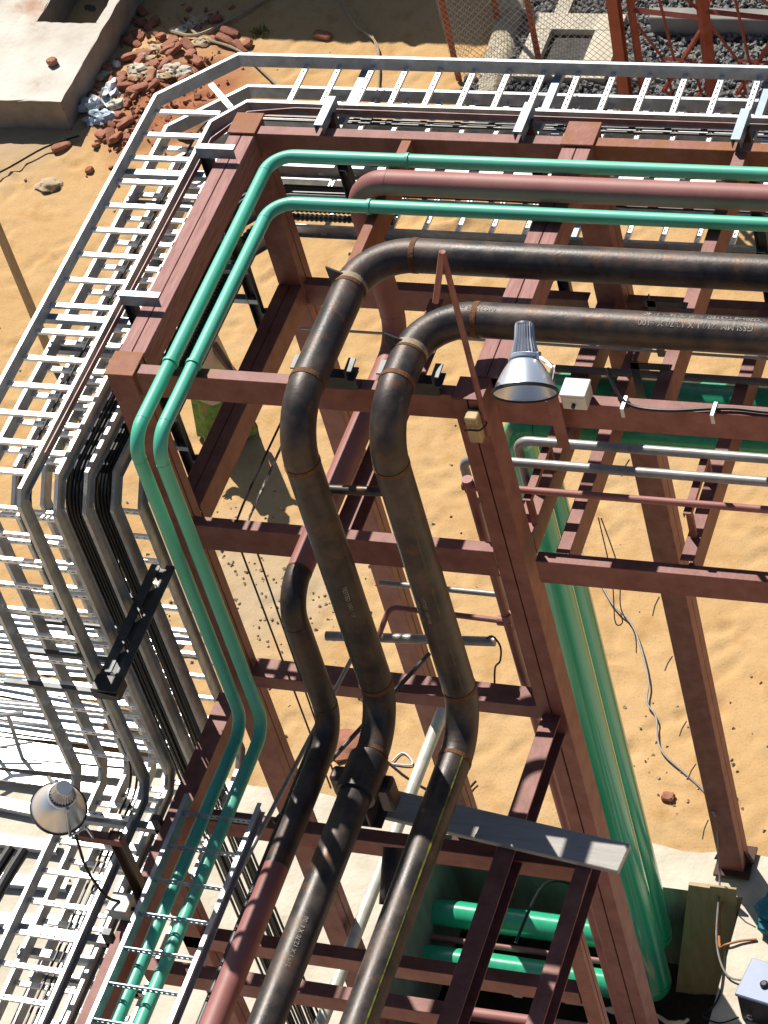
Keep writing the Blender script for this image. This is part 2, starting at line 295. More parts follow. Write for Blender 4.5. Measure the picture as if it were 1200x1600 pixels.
mb.add([(PX1, -12, 0.006), (7, -12, 0.006), (7, -0.22, 0.006), (PX1, -0.22, 0.006)], [(0, 1, 2, 3)])
mb.add([(PX0, -12, 0.006), (PX1, -12, 0.006), (PX1, PY0, 0.006), (PX0, PY0, 0.006)], [(0, 1, 2, 3)])
struct('concrete_floor', mb, 'conc')
mb = MB()                            # pit walls
zb = -1.25
def wall(x0, y0, x1, y1): mb.add([(x0, y0, 0.006), (x1, y1, 0.006), (x1, y1, zb), (x0, y0, zb)], [(0, 1, 2, 3)])
wall(PX0, PY0, PX0, 0.03); wall(PX0, 0.03, -0.75, 0.03); wall(-0.75, 0.03, -0.75, -0.22); wall(-0.75, -0.22, PX1, -0.22); wall(PX1, -0.22, PX1, PY0); wall(PX1, PY0, PX0, PY0)
struct('pit_wall', mb, 'concgreen')
mb = MB(); n = 40
for j in range(n + 1):
    for i in range(n + 1):
        x = PX0 + (PX1 - PX0) * i / n; y = PY0 + (0.03 - PY0) * j / n; mb.v.append((x, y, zb + 0.08 + 0.09 * noise.noise((x * 3, y * 3, 0)) + 0.05 * noise.noise((x * 9, y * 9, 3))))
mb.f = [(j * (n + 1) + i, j * (n + 1) + i + 1, (j + 1) * (n + 1) + i + 1, (j + 1) * (n + 1) + i) for j in range(n) for i in range(n)]
struct('pit_floor', mb, 'mud', True)

# ------------------------------------------------------------------ the steel rack (one welded frame)
X0, XR, YF = -2.36, 4.2, -2.33        # left column line, right end, front column line
rack = thing('pipe_rack', 'tall red oxide painted steel frame of columns and channel beams carrying all the pipes', 'pipe rack', (0, 0, 0))
def boxcol(x, y, z0, z1, w=0.2, turn=True):      # two channels toe to toe, seams on the front and rear faces
    mb = MB(); g = 0.004
    p = [(0, 0), (w / 2 - g, 0), (w / 2 - g, 0.012), (0.009, 0.012), (0.009, w - 0.012), (w / 2 - g, w - 0.012), (w / 2 - g, w), (0, w)]
    q = [(w - a, b) for a, b in p][::-1]
    u, v = ((0, 1, 0), (1, 0, 0)) if turn else ((1, 0, 0), (0, 1, 0))
    for k in (p, q): mb.prism(k, (x, y, z0), (x, y, z1), u, v)
    return mb
cols = [(-2.39, 0, -0.02, 0.18), (-2.39, YF, 0, 0.18), (-0.09, YF, -1.2, 0.195), (-0.028, 0, 0.02, 0.2), (3.6, 0, 0, 0.2), (3.6, YF, 0, 0.2)]
for i, (x, y, z0, cw) in enumerate(cols):
    c = part('column', boxcol(x, y, z0, 7.985, cw, i != 2), 'red', rack, 0.004, False)
    part('cap_plate', MB().box(x - 0.012, x + cw + 0.012, y - 0.012, y + cw + 0.02, 7.988, 8.004) if i != 2 else MB().box(x, x + cw, y, y + 0.19, 7.986, 7.992), 'redrust' if i != 2 else 'red', c, 0.003, False, label='orange rusted cap plate' if i != 2 else None)
    bp = MB().box(x - 0.05, x + 0.26, y - 0.06, y + 0.27, max(z0, -1.15) + 0.012, max(z0, -1.15) + 0.04)
    for s in (-1, 1):
        xx = x - 0.006 if s < 0 else x + 0.206
        bp.add([(xx, y + 0.09, z0 + 0.04), (xx + s * 0.07, y + 0.09, z0 + 0.04), (xx, y + 0.09, z0 + 0.2), (xx, y + 0.105, z0 + 0.04), (xx + s * 0.07, y + 0.105, z0 + 0.04), (xx, y + 0.105, z0 + 0.2)], [(0, 1, 2), (5, 4, 3), (0, 3, 4, 1), (1, 4, 5, 2), (2, 5, 3, 0)])
    part('base_plate', bp, 'darkrust', c, 0, False)
    if i == 3:
        for z, l in ((5.05, 0.10), (3.55, 0.13), (2.85, 0.10), (2.05, 0.11), (1.5, 0.10), (0.75, 0.16)):
            part('wire_tie', MB().tube([(x - 0.01, y - 0.005, z), (x - 0.05, y - 0.03, z - l * 0.6), (x - 0.085, y - 0.035, z - l * 1.5)], 0.006, 6), 'wire', c)
def xbeam(x0, x1, y, z, h=0.215, b=0.085, m='red', face=-1, name='beam', **k):   # web faces -y
    return part(name, MB().prism(chan(h, b), (x0, y, z), (x1, y, z), (0, 1, 0), (0, 0, 1)), m, rack, 0.003, False, **k)
def ybeam(y0, y1, x, z, h=0.2, b=0.2, m='red', web='left', box=True, **k):
    mb = MB()
    if box:
        g = 0.003; p = [(a, c) for a, c in chan(h, b / 2 - g)]; mb.prism(p, (x, y0, z), (x, y1, z), (1, 0, 0), (0, 0, 1))
        mb.prism([(b - a, c) for a, c in p][::-1], (x, y0, z), (x, y1, z), (1, 0, 0), (0, 0, 1))
    else: mb.prism(chan(h, b) if web == 'left' else [(b - a, c) for a, c in chan(h, b)][::-1], (x, y0, z), (x, y1, z), (1, 0, 0), (0, 0, 1))
    return part('beam', mb, m, rack, 0.003, False, **k)
# top level
ybeam(YF + 0.185, -0.005, -2.388, 7.985, 0.2, 0.182, m='redpeel', label='double channel beam with a seam along its top')
ybeam(YF + 0.205, -0.005, -0.028, 7.982, 0.2, 0.196, m='redpeel')
ybeam(YF + 0.12, 0.002, -1.145, 7.978, 0.2, 0.07, m='redrust', box=False, web='right')
ybeam(YF + 0.09, 0.002, 1.11, 7.978, 0.2, 0.085, box=False, web='right')
for x0, x1 in ((-2.205, -0.005), (0.175, 3.6)):
    xbeam(x0, x1, 0.005, 7.985, 0.225, m='red' if x0 < 0 else 'redrust'); xbeam(x0, x1 - (0.09 if x0 < 0 else 0), YF + 0.03, 7.985, 0.205)
# middle level
ybeam(YF + 0.185, -0.005, -2.388, 6.6, 0.2, 0.182); 
ybeam(YF + 0.205, -0.005, -0.024, 6.6, 0.2, 0.13, box=False, web='right'); ybeam(YF + 0.09, 0.0, 0.29, 6.57, 0.2, 0.09, box=False, web='right'); ybeam(YF + 0.09, 0.0, 1.10, 6.6, 0.2, 0.09, box=False, web='right')
for x0, x1 in ((-2.205, -0.095), (0.175, 3.6)):
    xbeam(x0, x1, 0.005, 6.6, 0.2); xbeam(x0, x1, YF + 0.004, 6.61 if x0 < 0 else 6.56, 0.235 if x0 < 0 else 0.205)
xbeam(-1.23, -1.13, YF + 0.09, 6.58, 0.2, b=2.2)
# lower level
xbeam(-2.205, -0.095, YF + 0.02, 5.04, 0.125, b=0.165); ybeam(-7.5, YF - 0.12, X0 - 0.035, 5.0, 0.2, 0.15, box=False, web='right')
ybeam(-7.5, YF - 0.003, -0.06, 5.0, 0.2, 0.13, box=False, web='left'); ybeam(-7.5, -3.36, 0.49, 4.995, 0.2, 0.11, m='red', box=False, web='left')
xbeam(X0 + 0.165, 0.49, -3.42, 4.84, 0.16, 0.1); xbeam(X0 + 0.165, -0.065, -4.64, 4.84, 0.15, 0.1); xbeam(X0, 0.49, -3.95, 4.2, 0.14, 0.1)
xbeam(X0 + 0.165, 0.49, -5.9, 4.84, 0.15, 0.1)
for y in (-3.95, -6.5):
    part('column', boxcol(X0, y, 0, 4.79, 0.16), 'red', rack, 0.003, False); part('column', boxcol(0.5, y, 0, 4.79, 0.1), 'red', rack, 0.003, False)
# guard post standing on the front right column
gp = part('guard_post', MB().tube([(0.10, YF - 0.02, 7.72), (0.115, YF - 0.02, 9.2)], 0.019, 10), 'red', rack)
part('brace', MB().tube([(0.113, YF - 0.02, 9.2), (0.02, YF - 0.08, 8.86)], 0.019, 10), 'redpipe', gp)

# ------------------------------------------------------------------ pipes
def weld(p, ax, r, wid=0.03, m='rust', parent=None): return part('weld_band', MB().tube([Vector(p) - Vector(ax) * wid / 2, Vector(p) + Vector(ax) * wid / 2], r, 28, True), m, parent)
def pipe(name, label, cat, pts, r, R, mats, elbm, seg=28, welds=None, group=None):
    pts = [Vector(p) for p in pts]; t = thing(name, label, cat, pts[0], group); n = len(pts); segs = []
    for i in range(n - 1):
        d = (pts[i + 1] - pts[i]).normalized(); a = pts[i] + d * (R if i > 0 else 0); b = pts[i + 1] - d * (R if i < n - 2 else 0); segs.append((a, b, d))
        part('pipe_run', MB().tube([a, b], r, seg, i in (0, n - 2)), mats[i], t)
        if i < n - 2:
            e = pts[i + 2] - pts[i + 1]; p = arcpath([pts[i + 1] - d * R, pts[i + 1], pts[i + 1] + e.normalized() * R], R * 0.9999, 10)
            part('pipe_elbow', MB().tube(p[1:-1], r, seg, False), elbm[i], t)
            if welds:
                weld(b, d, r * 1.03, 0.035, welds, t); weld(pts[i + 1] + e.normalized() * R, e.normalized(), r * 1.03, 0.03, welds, t)
    return t, segs
ZP, RP = 8.25, 0.1095
outer, s_o = pipe('steel_pipe', 'upper of the two large dark steel pipes, rust bands at its welds', 'pipe',
    [(XR, -1.385, ZP), (-0.89, -1.385, ZP), (-0.89, -2.87, ZP), (-0.89, -2.87, 5.51), (-0.89, -7.6, 5.58)], RP, 0.34, ['black'] * 4, ['black'] * 3, welds='rust', group='large dark steel pipes')
inner, s_i = pipe('steel_pipe', 'large dark steel pipe with white stencilled numbers, passing just behind the floodlight', 'pipe',
    [(XR, -1.915, ZP), (-0.33, -1.915, ZP), (-0.33, -2.83, ZP), (-0.33, -2.83, 5.50), (-0.33, -7.6, 5.54)], RP, 0.34, ['black'] * 4, ['black'] * 3, welds='rust', group='large dark steel pipes')
zr = 8.085; rr = 0.084
def red_pipe():
    P = [Vector(p) for p in ((XR, -0.54, zr), (-1.28, -0.54, zr), (-1.28, -0.54, 6.685), (-1.28, -2.93, 6.685), (-1.28, -2.93, 5.41), (-1.28, -7.6, 5.41))]
    t = thing('red_pipe', 'medium red pipe between the two thin green pipes, dark unpainted elbows lower down', 'pipe', P[0]); R = 0.23
    mats = ['redpipe', 'redpipe', 'redpipe', 'black', None]; em = ['redpipe', 'redpipe', 'black', 'black']
    for i in range(5):
        d = (P[i + 1] - P[i]).normalized(); a = P[i] + d * (R if i else 0); b = P[i + 1] - d * (R if i < 4 else 0)
        if i < 4: part('pipe_run', MB().tube([a, b], rr, 24, i == 0), mats[i], t)
        else:
            q = Vector((-1.28, -4.1, 5.41)); part('pipe_run', MB().tube([a, q], rr, 24, False), 'black', t, label='bare dark steel length'); part('pipe_run', MB().tube([q, b], rr, 24, True), 'redpipe', t)
        if i < 4:
            e = (P[i + 2] - P[i + 1]).normalized(); p = arcpath([P[i + 1] - d * R, P[i + 1], P[i + 1] + e * R], R * 0.9999, 10)
            part('pipe_elbow', MB().tube(p[1:-1], rr, 24, False), em[i], t, label=('red elbow' if i < 2 else 'dark unpainted elbow'))
            weld(b, d, rr * 1.02, 0.014, 'redpipe' if i < 2 else 'rust', t)
red_pipe()
zc = 8.045; rc = 0.0445
def green_pipe(x, y, label, yv):
    P = [(XR, y, zc), (x, y, zc), (x, yv, zc), (x, yv, 5.31), (x, -7.6, 5.31)]
    t, s = pipe('green_pipe', label, 'pipe', P, rc, 0.17, ['green'] * 4, ['green'] * 3, seg=18, group='thin green pipes')
    for (a, b, d) in s[:1]: weld((-1.0 if y > -0.5 else -1.12, y, zc), d, rc * 1.18, 0.022, 'green', t)
    for (a, b, d) in s[1:2]: weld((x, -2.25, zc), d, rc * 1.2, 0.022, 'green', t)
    for (a, b, d) in s: weld(a, d, rc * 1.035, 0.008, 'green', t)
    return t
green_pipe(-1.96, -0.275, 'thin sea green pipe nearer the cable ladders, running highest across the picture', -2.92)
green_pipe(-1.80, -0.735, 'thin sea green pipe on the inner side, just below the medium red pipe', -2.93)
rg = 0.12
def big_green(x, y, zt, zl, label):
    t, s = pipe('green_pipe', label, 'pipe', [(XR, y, zt), (x, y, zt), (x, y, zl), (-5, y, zl)], rg, 0.17, ['greendeep'] * 3, ['greendeep'] * 2, seg=28, group='large green pipes dropping into the pit')
    weld((0.75, y, zt), (1, 0, 0), rg * 1.02, 0.01, 'greendeep', t); weld((-1.05 if y < -0.6 else -1.2, y, zl), (1, 0, 0), rg * 1.03, 0.012, 'greendeep', t)
    return t
big_green(-0.44, -0.86, 6.24, -0.60, 'large green pipe dropping in front beside the column, its lower bend nearest the pit edge')
big_green(-0.50, -0.47, 6.20, -0.46, 'large green pipe dropping behind the other, mostly hidden, bending shorter in the pit')
# small pipes at the middle level
def rod(name, label, cat, pts, r, m, R=None, seg=12, group=None, n=6):
    p = arcpath(pts, R, n) if R else pts
    return single(name, MB().tube(p, r, seg), m, label, cat, base=pts[0], group=group)
rod('grey_pipe', 'upper of two thin grey pipes crossing the green pipes right of the column', 'pipe', [(XR, -1.617, 6.90), (-0.09, -1.617, 6.90), (-0.09, -1.617, 6.0)], 0.031, 'greypipe', 0.09)
t = thing('grey_pipe', 'lower of two thin grey pipes, turning down in a white upright beside the column', 'pipe', (XR, -1.81, 6.90))
part('pipe_run', MB().tube(arcpath([(XR, -1.81, 6.90), (-0.40, -1.81, 6.90), (-0.40, -1.81, 6.5)], 0.09), 0.031, 14), 'greypipe', t)
part('upright', MB().tube([(-0.375, -1.81, 6.5), (-0.345, -1.81, -1.1)], 0.033, 14), 'whitepipe', t, label='whitish upright length')
t = thing('red_conduit', 'thin red pipe below two grey ones, with tee and red upright by the column', 'pipe', (XR, -2.03, 6.89))
part('pipe_run', MB().tube([(XR, -2.03, 6.89), (-0.29, -2.03, 6.89)], 0.024, 12), 'redpipe', t)
tee = MB().tube([(-0.33, -2.03, 6.89), (-0.21, -2.03, 6.89)], 0.034, 12); tee.tube([(-0.29, -2.03, 6.85), (-0.29, -2.03, 6.95)], 0.036, 12); part('tee_fitting', tee, 'redpipe', t)
part('upright', MB().tube([(-0.29, -2.03, 6.85), (-0.26, -2.03, -1.1)], 0.03, 14), 'redpipe', t)
tee = MB().tube([(-0.35, -2.03, 5.57), (-0.25, -2.03, 5.57)], 0.034, 12); tee.tube([(-0.28, -2.03, 5.49), (-0.28, -2.03, 5.65)], 0.036, 12); part('tee_fitting', tee, 'redpipe', t)
part('branch', MB().tube(arcpath([(-0.30, -2.03, 5.57), (-1.12, -2.03, 5.60), (-1.30, -2.4, 5.2)], 0.08), 0.02, 10), 'redpipe', t)
rod('grey_pipe', 'slim grey branch pipe level behind the dark drops, above a red one', 'pipe', [(-0.30, -1.98, 5.78), (-1.15, -2.0, 5.81)], 0.02, 'greypipe')
for x, lb in ((0.10, 'small steel stand on the middle beam nearest the column, under the grey pipes'), (1.14, 'small steel stand on the middle beam at the right, under the grey pipes')):
    t = thing('pipe_stand', lb, 'pipe support', (x, -1.9, 6.6), 'stands under the small pipes')
    part('cross_channel', MB().prism([(0, 0), (0.05, 0), (0.05, -0.04), (0.045, -0.04), (0.045, -0.005), (0.005, -0.005), (0.005, -0.04), (0, -0.04)], (x - 0.02, -2.09, 6.862), (x - 0.02, -1.55, 6.862), (1, 0, 0), (0, 0, 1)), 'red', t, 0, False)
    for y in (-2.06, -1.60): part('leg', MB().box(x - 0.015, x + 0.025, y, y + 0.03, 6.60, 6.825), 'red', t, 0, False)
rod('grey_pipe', 'dark grey pipe crossing in front of the rearmost green pipe at floodlight height', 'pipe', [(XR, -0.70, 6.64), (-0.12, -0.70, 6.64)], 0.026, mat('dark_grey_pipe', (0.10, 0.10, 0.10), (0.15, 0.14, 0.13), 8, 0.5, 0.3))
rod('conduit', 'very thin pale conduit just under the stencilled dark pipe', 'conduit', [(XR, -0.49, 6.63), (-2.05, -0.46, 6.63)], 0.010, 'whitepipe', seg=8)
rod('conduit', 'thin grey steel conduit along the rear middle beam, left of the dark pipe', 'conduit', [(-0.9, 0.52, 6.45), (-2.05, 0.5, 6.45)], 0.012, 'greypipe', seg=8)
rod('scaffold_tube', 'grey scaffold tube lying level behind the two dark drops, wire hook at its end', 'scaffold tube', [(-1.62, -2.12, 5.33), (-0.42, -2.02, 5.33)], 0.033, 'greypipe', seg=14)
rod('wire_hook', 'black wire hook curled on the end of the scaffold tube', 'hook', smoothpath([(-0.47, -2.03, 5.37), (-0.41, -2.05, 5.42), (-0.35, -2.1, 5.38), (-0.36, -2.14, 5.28), (-0.42, -2.12, 5.18), (-0.46, -2.12, 5.0)]), 0.007, 'cable', seg=6)
rod('white_pole', 'whitish scaffold pole with rusty patches slanting down behind the right dark drop', 'scaffold pole', [(-2.07, -0.05, 2.0), (-2.19, -6.5, 1.95)], 0.052, 'whitepipe', seg=16)
rod('trunnion_tube', 'short dark steel tube clamped across the right dark drop, end rounded', 'support tube', [(-0.90, -2.70, 7.50), (-0.30, -2.70, 7.53)], 0.030, 'black', seg=16)
rod('conduit', 'thin grey conduit leaning past the dark elbow of the red pipe', 'conduit', [(-1.42, -1.9, 5.18), (-1.70, -4.3, 5.1)], 0.016, 'greypipe', seg=10)
rod('conduit', 'thin dark conduit sloping behind the middle of the two dark drops', 'conduit', [(-0.95, -2.0, 5.1), (-1.53, -3.6, 5.18)], 0.016, 'darkstrut', seg=10)
rod('conduit', 'long shiny dark tube along the right side of the ladder holding green pipes', 'conduit', [(-1.475, -2.75, 5.20), (-1.475, -7.5, 5.20)], 0.024, 'darkstrut', seg=12)
rod('red_conduit', 'red pipe low in the pit passing under the green pipes', 'pipe', [(-3, -1.35, -0.62), (-0.25, -1.32, -0.62)], 0.06, 'redpipe', seg=16)
rod('grey_pipe', 'whitish pipe at the bottom edge of the picture inside the pit', 'pipe', [(-1.35, -1.62, -0.5), (-0.55, -1.62, -0.5)], 0.05, 'whitepipe', seg=16)
rod('red_conduit', 'small dark red pipe between the two green pipes in the pit', 'pipe', [(-3, -0.67, -0.56), (-0.45, -0.67, -0.56)], 0.03, 'redpipe', seg=12)

# lettering and stripes on the stencilled pipe
def text_mesh(s, size):
    cu = bpy.data.curves.new('t', 'FONT'); cu.body = s; cu.size = size; cu.resolution_u = 2
    o = bpy.data.objects.new('t', cu); COL.objects.link(o); dg = bpy.context.evaluated_depsgraph_get(); me = bpy.data.meshes.new_from_object(o.evaluated_get(dg))
    vs = [v.co.copy() for v in me.vertices]; fs = [tuple(p.vertices) for p in me.polygons]; bpy.data.objects.remove(o); bpy.data.curves.remove(cu); bpy.data.meshes.remove(me); return vs, fs
def letter_x(parent, s, size, x0, y, z, th0, flip=True):
    vs, fs = text_mesh(s, size); r = RP + 0.0022; out = []
    for v in vs:
        th = th0 + (v.y / r if flip else -v.y / r); out.append((x0 - v.x if flip else x0 + v.x, y - r * math.sin(th), z + r * math.cos(th)))
    return part('stencil_lettering', MB().add(out, fs), 'stencil', parent, smooth=False)
def letter_axis(parent, s, size, org, ax, toward, side, r, th0):      # text along ax, wrapped about it
    vs, fs = text_mesh(s, size); ax = Vector(ax); tw = Vector(toward).normalized(); sd = Vector(side).normalized(); rr_ = r + 0.0022; out = []
    for v in vs:
        th = th0 + v.y / rr_; out.append(Vector(org) + ax * v.x + (tw * math.cos(th) + sd * math.sin(th)) * rr_)
    return part('stencil_lettering', MB().add(out, fs), 'stencil', parent, smooth=False)
D = math.radians
letter_x(inner, 'GSSI MM  219.1 X 12.70 X 6100', 0.052, 1.72, -1.915, ZP, D(14))
letter_x(inner, 'NO CO20548 TESTED 3000 PSI HDL H 40', 0.045, 1.86, -1.915, ZP, D(-20))
letter_x(inner, '06021058 H40', 0.046, 0.15, -1.915, ZP, D(-2))
def strip(parent, r, pts_axis, th0, wid, toward, side, m):
    a, b = (Vector(p) for p in pts_axis); tw = Vector(toward).normalized(); sd = Vector(side).normalized(); mb = MB(); n = 24; k = 3
    for i in range(n + 1):
        f = i / n; w_ = wid * (0.75 + 0.35 * noise.noise((f * 9, th0 * 7, 1)))
        for j in range(k + 1):
            th = th0 + (j / k - 0.5) * w_ / r; mb.v.append(a.lerp(b, f) + (tw * math.cos(th) + sd * math.sin(th)) * (r + 0.0018))
    mb.f = [(i * (k + 1) + j, i * (k + 1) + j + 1, (i + 1) * (k + 1) + j + 1, (i + 1) * (k + 1) + j) for i in range(n) for j in range(k)]
    return part('paint_stripe', mb, m, parent)
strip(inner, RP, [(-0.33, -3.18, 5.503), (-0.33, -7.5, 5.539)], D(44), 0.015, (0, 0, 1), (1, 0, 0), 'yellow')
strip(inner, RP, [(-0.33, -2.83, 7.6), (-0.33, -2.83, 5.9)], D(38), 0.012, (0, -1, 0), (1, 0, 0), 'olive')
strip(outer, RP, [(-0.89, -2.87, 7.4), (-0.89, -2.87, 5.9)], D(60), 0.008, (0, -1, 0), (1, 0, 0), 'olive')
letter_axis(inner, 'TESTED 3000 PSI', 0.036, (-0.33, -2.83, 6.85), (0, 0, -1), (0, -1, 0), (1, 0, 0), RP, D(-8))
letter_axis(inner, '219.1 X 12.70', 0.036, (-0.33, -2.83, 6.8), (0, 0, -1), (0, -1, 0), (1, 0, 0), RP, D(-34))
letter_axis(outer, 'TESTED 3000 PSI', 0.04, (-0.89, -2.87, 6.9), (0, 0, -1), (0, -1, 0), (1, 0, 0), RP, D(24))
letter_axis(outer, '219.1 X 12.70 X 6100', 0.042, (-0.89, -4.95, 5.54), (0, 1, 0), (0, 0, 1), (-1, 0, 0), RP, D(-30))

# pipe shoes, clamps, lugs
def saddle(x, y, z0, label, w_=0.2, m='darkstrut'):
    t = thing('pipe_saddle', label, 'pipe support', (x, y, z0), 'pipe saddles on the beams')
    part('base_channel', MB().prism(chan(0.10, 0.075), (x - w_, y, z0 + 0.10), (x + w_, y, z0 + 0.10), (0, 1, 0), (0, 0, 1)), m, t, 0.002, False)
    for s in (-1, 1): part('side_cleat', MB().prism(chan(0.09, 0.05), (x + s * 0.15, y - 0.02, z0 + 0.18), (x + s * 0.15, y + 0.09, z0 + 0.19), (s, 0, 0), (0, 0, 1)), m, t, 0.002, False)
saddle(-0.89, YF + 0.01, 7.99, 'dark steel saddle under the left dark pipe on the front beam')
saddle(-0.33, YF + 0.01, 7.99, 'dark steel saddle under the right dark pipe on the front beam', 0.17)
for (x, y, lb) in ((0.93, -1.385, 'small dark bracket under the upper dark pipe, right of the column line'), (0.96, -1.915, 'small dark bracket under the stencilled pipe, right of the floodlight')):
    t = thing('angle_bracket', lb, 'bracket', (x, y, 7.6), 'dark angle brackets under the pipes')
    part('post', MB().prism([(0, 0), (0.05, 0), (0.05, 0.006), (0.006, 0.006), (0.006, 0.05), (0, 0.05)], (x, y - 0.12, 7.62), (x, y - 0.12, 8.1), (1, 0, 0), (0, 1, 0)), 'darkstrut', t, 0, False)
    part('arm', MB().prism([(0, 0), (0.05, 0), (0.05, 0.006), (0.006, 0.006), (0.006, 0.05), (0, 0.05)], (x - 0.02, y - 0.12, 8.04), (x + 0.24, y - 0.12, 8.04), (0, 0, 1), (0, 1, 0)), 'darkstrut', t, 0, False)
for (x, y, lb) in ((-0.89, -1.70, 'bent dark lug plate and strap at the upper elbow of the left dark pipe'), (-0.33, -2.24, 'bent dark lug plate and pale strap at the upper elbow of the right dark pipe')):
    t = thing('pipe_lug', lb, 'lug', (x, y, ZP), 'welded lugs on the dark elbows')
    part('lug_plate', MB().add([(x - 0.115, y, ZP + 0.0), (x - 0.125, y, ZP + 0.16), (x - 0.02, y, ZP + 0.112), (x - 0.115, y + 0.012, ZP + 0.0), (x - 0.125, y + 0.012, ZP + 0.16), (x - 0.02, y + 0.012, ZP + 0.112)], [(0, 1, 2), (5, 4, 3), (0, 3, 4, 1), (1, 4, 5, 2), (2, 5, 3, 0)]), 'darkstrut', t, 0, False)
    part('strap', MB().tube([(x, y - 0.012, ZP), (x, y + 0.03, ZP)], RP * 1.035, 28), 'pole', t)
# black sleeve support round the left dark pipe above the plank, right support below
t = thing('pipe_support', 'bulky black clamp under the left dark pipe beside the plank', 'pipe support', (-0.89, -3.35, 5.0))
part('clamp_block', MB().tube([(-0.89, -3.55, 5.52), (-0.89, -3.25, 5.515)], 0.135, 24), 'black', t); part('side_wing', MB().box(-1.13, -1.03, -3.42, -3.30, 5.30, 5.50), 'black', t, 0.02); part('side_wing', MB().box(-0.81, -0.71, -3.44, -3.30, 5.22, 5.46), 'black', t, 0.02)
part('shoe', MB().prism(ibeam(0.28, 0.16), (-0.92 - 0.08, -3.46, 5.34), (-0.92 - 0.08, -3.26, 5.34), (1, 0, 0), (0, 0, 1)), 'black', t, 0.003, False)
part('stub_pipe', MB().tube([(-0.74, -3.55, 5.0), (-0.72, -3.85, 4.78)], 0.075, 18), 'black', t)
single('scaffold_plank', MB().obox((-0.12, -3.33, 5.035), [(0.993, -0.115, 0), (0.115, 0.993, 0), (0, 0, 1)], (0.93, 0.112, 0.022)), 'plank', 'grey weathered scaffold plank lying across the lower beams under the dark pipes', 'plank', bevel=0.006, smooth=False)
single('wood_block', MB().box(0.005, 0.085, YF - 0.1, YF - 0.02, 7.72, 7.93), 'wood', 'small pale wood block wired on the front of the right column top', 'wood block', bevel=0.006, smooth=False)
single('wire_loop', MB().tube(smoothpath([(0.0, YF - 0.115, 7.84), (0.045, YF - 0.125, 7.86), (0.1, YF - 0.11, 7.85), (0.11, YF - 0.03, 7.84), (-0.04, YF - 0.02, 7.8)]), 0.006, 6), 'cable', 'black wire twisted round the wood block at the column top', 'wire')

# ------------------------------------------------------------------ cable ladders
XI, XO, YI, YO = -2.615, -3.105, 0.395, 0.87
def ladder(k, label, xend=3.6, yend=-7.5, rungs_low=True):
    z = 7.90 - 0.283 * (k - 1); yv = -3.33 + 0.283 * (k - 1); zl = 5.0 - 0.283 * (k - 1); c = 0.16 if k > 1 else 0.05; cl = 0.10
    t = thing('cable_ladder', label, 'cable ladder', (XI, YI, z), 'stacked galvanised cable ladders')
    H = 0.052
    profo = [(0, H), (0.026, H), (0.026, H - 0.004), (0.004, H - 0.004), (0.004, -H + 0.004), (0.028, -H + 0.004), (0.028, -H), (0, -H)]      # toes away from the rungs
    up = (0, 0, 1); q = math.sqrt(0.5)
    def path(xr, yr, ca, cb):    # x of the long leg, y of the cross leg, chamfer cut lengths
        return [(xend, yr, z), (xr + ca, yr, z), (xr, yr - cb, z), (xr, yv + c, z), (xr, yv, z - c), (xr, yv, zl + cl), (xr, yv - cl, zl), (xr, yend, zl)]
    for nm, xr, yr, ca, cb, s in (('in', XI, YI, 0.2, 0.235, -1), ('out', XO, YO, 0.455, 0.455, 1)):
        p = path(xr, yr, ca, cb); d2 = (Vector(p[2]) - Vector(p[1])).normalized(); sx = Vector((0, 1, 0)) * s; sd = Vector((d2.y, -d2.x, 0)); sd = sd if sd.x * -s > 0 else -sd
        S = Vector((-1, 0, 0)) * s
        fr = [(sx, up), (sd, up), (S, up), (S, Vector((0, -q, q))), (S, Vector((0, -1, 0))), (S, Vector((0, -q, q))), (S, up)]
        part('side_rail', MB().rail(p, fr, profo), 'galv', t, 0, False)
    # rungs: strips with real slots between them; mesh shared
    W = XI - XO
    rb = MB()
    for s in (-1, 1): rb.box(-W / 2, W / 2, min(s * 0.018, s * 0.006), max(s * 0.018, s * 0.006), -0.006, 0.016)
    nseg = 9
    for i in range(nseg + 1):
        x = -W / 2 + W * i / nseg; rb.box(max(x - 0.014, -W / 2), min(x + 0.014, W / 2), -0.0055, 0.0055, 0.0005, 0.0155)
    if ladder.rung is None: ladder.rung = rb.mesh('rung', (0, 0, 0), False); ladder.rung.materials.append(M['galvrung'])
    def rung(loc, rot):
        o = bpy.data.objects.new('rung', ladder.rung); COL.objects.link(o); o.parent = t; o.location = Vector(loc) - wbase(t); o.rotation_euler = rot
    xm, ym = (XI + XO) / 2, (YI + YO) / 2; zz = -0.035; ph = (k - 1) * 0.06
    x = 2.3 - ph
    while x > XI + 0.42: rung((x, ym, z + zz), (0, 0, math.pi / 2)); x -= 0.247
    part('corner_rung', MB().obox((XI - 0.06, YI + 0.12, z + zz + 0.008), [(q, -q, 0), (q, q, 0), (0, 0, 1)], (0.17, 0.02, 0.008)), 'galvrung', t, 0, False)
    y = 0.33 - ph
    while y > yv + c: rung((xm, y, z + zz), (0, 0, 0)); y -= 0.245
    v = z - c - 0.10
    while v > zl + 0.1: rung((xm, yv + 0.035, v), (math.pi / 2, 0, 0)); v -= 0.247
    y = yv - cl - 0.15
    while y > -6.0: rung((xm, y, zl + zz), (0, 0, 0)); y -= 0.25 if k == 1 else 0.5
    return t, z, yv, zl, c
ladder.rung = None
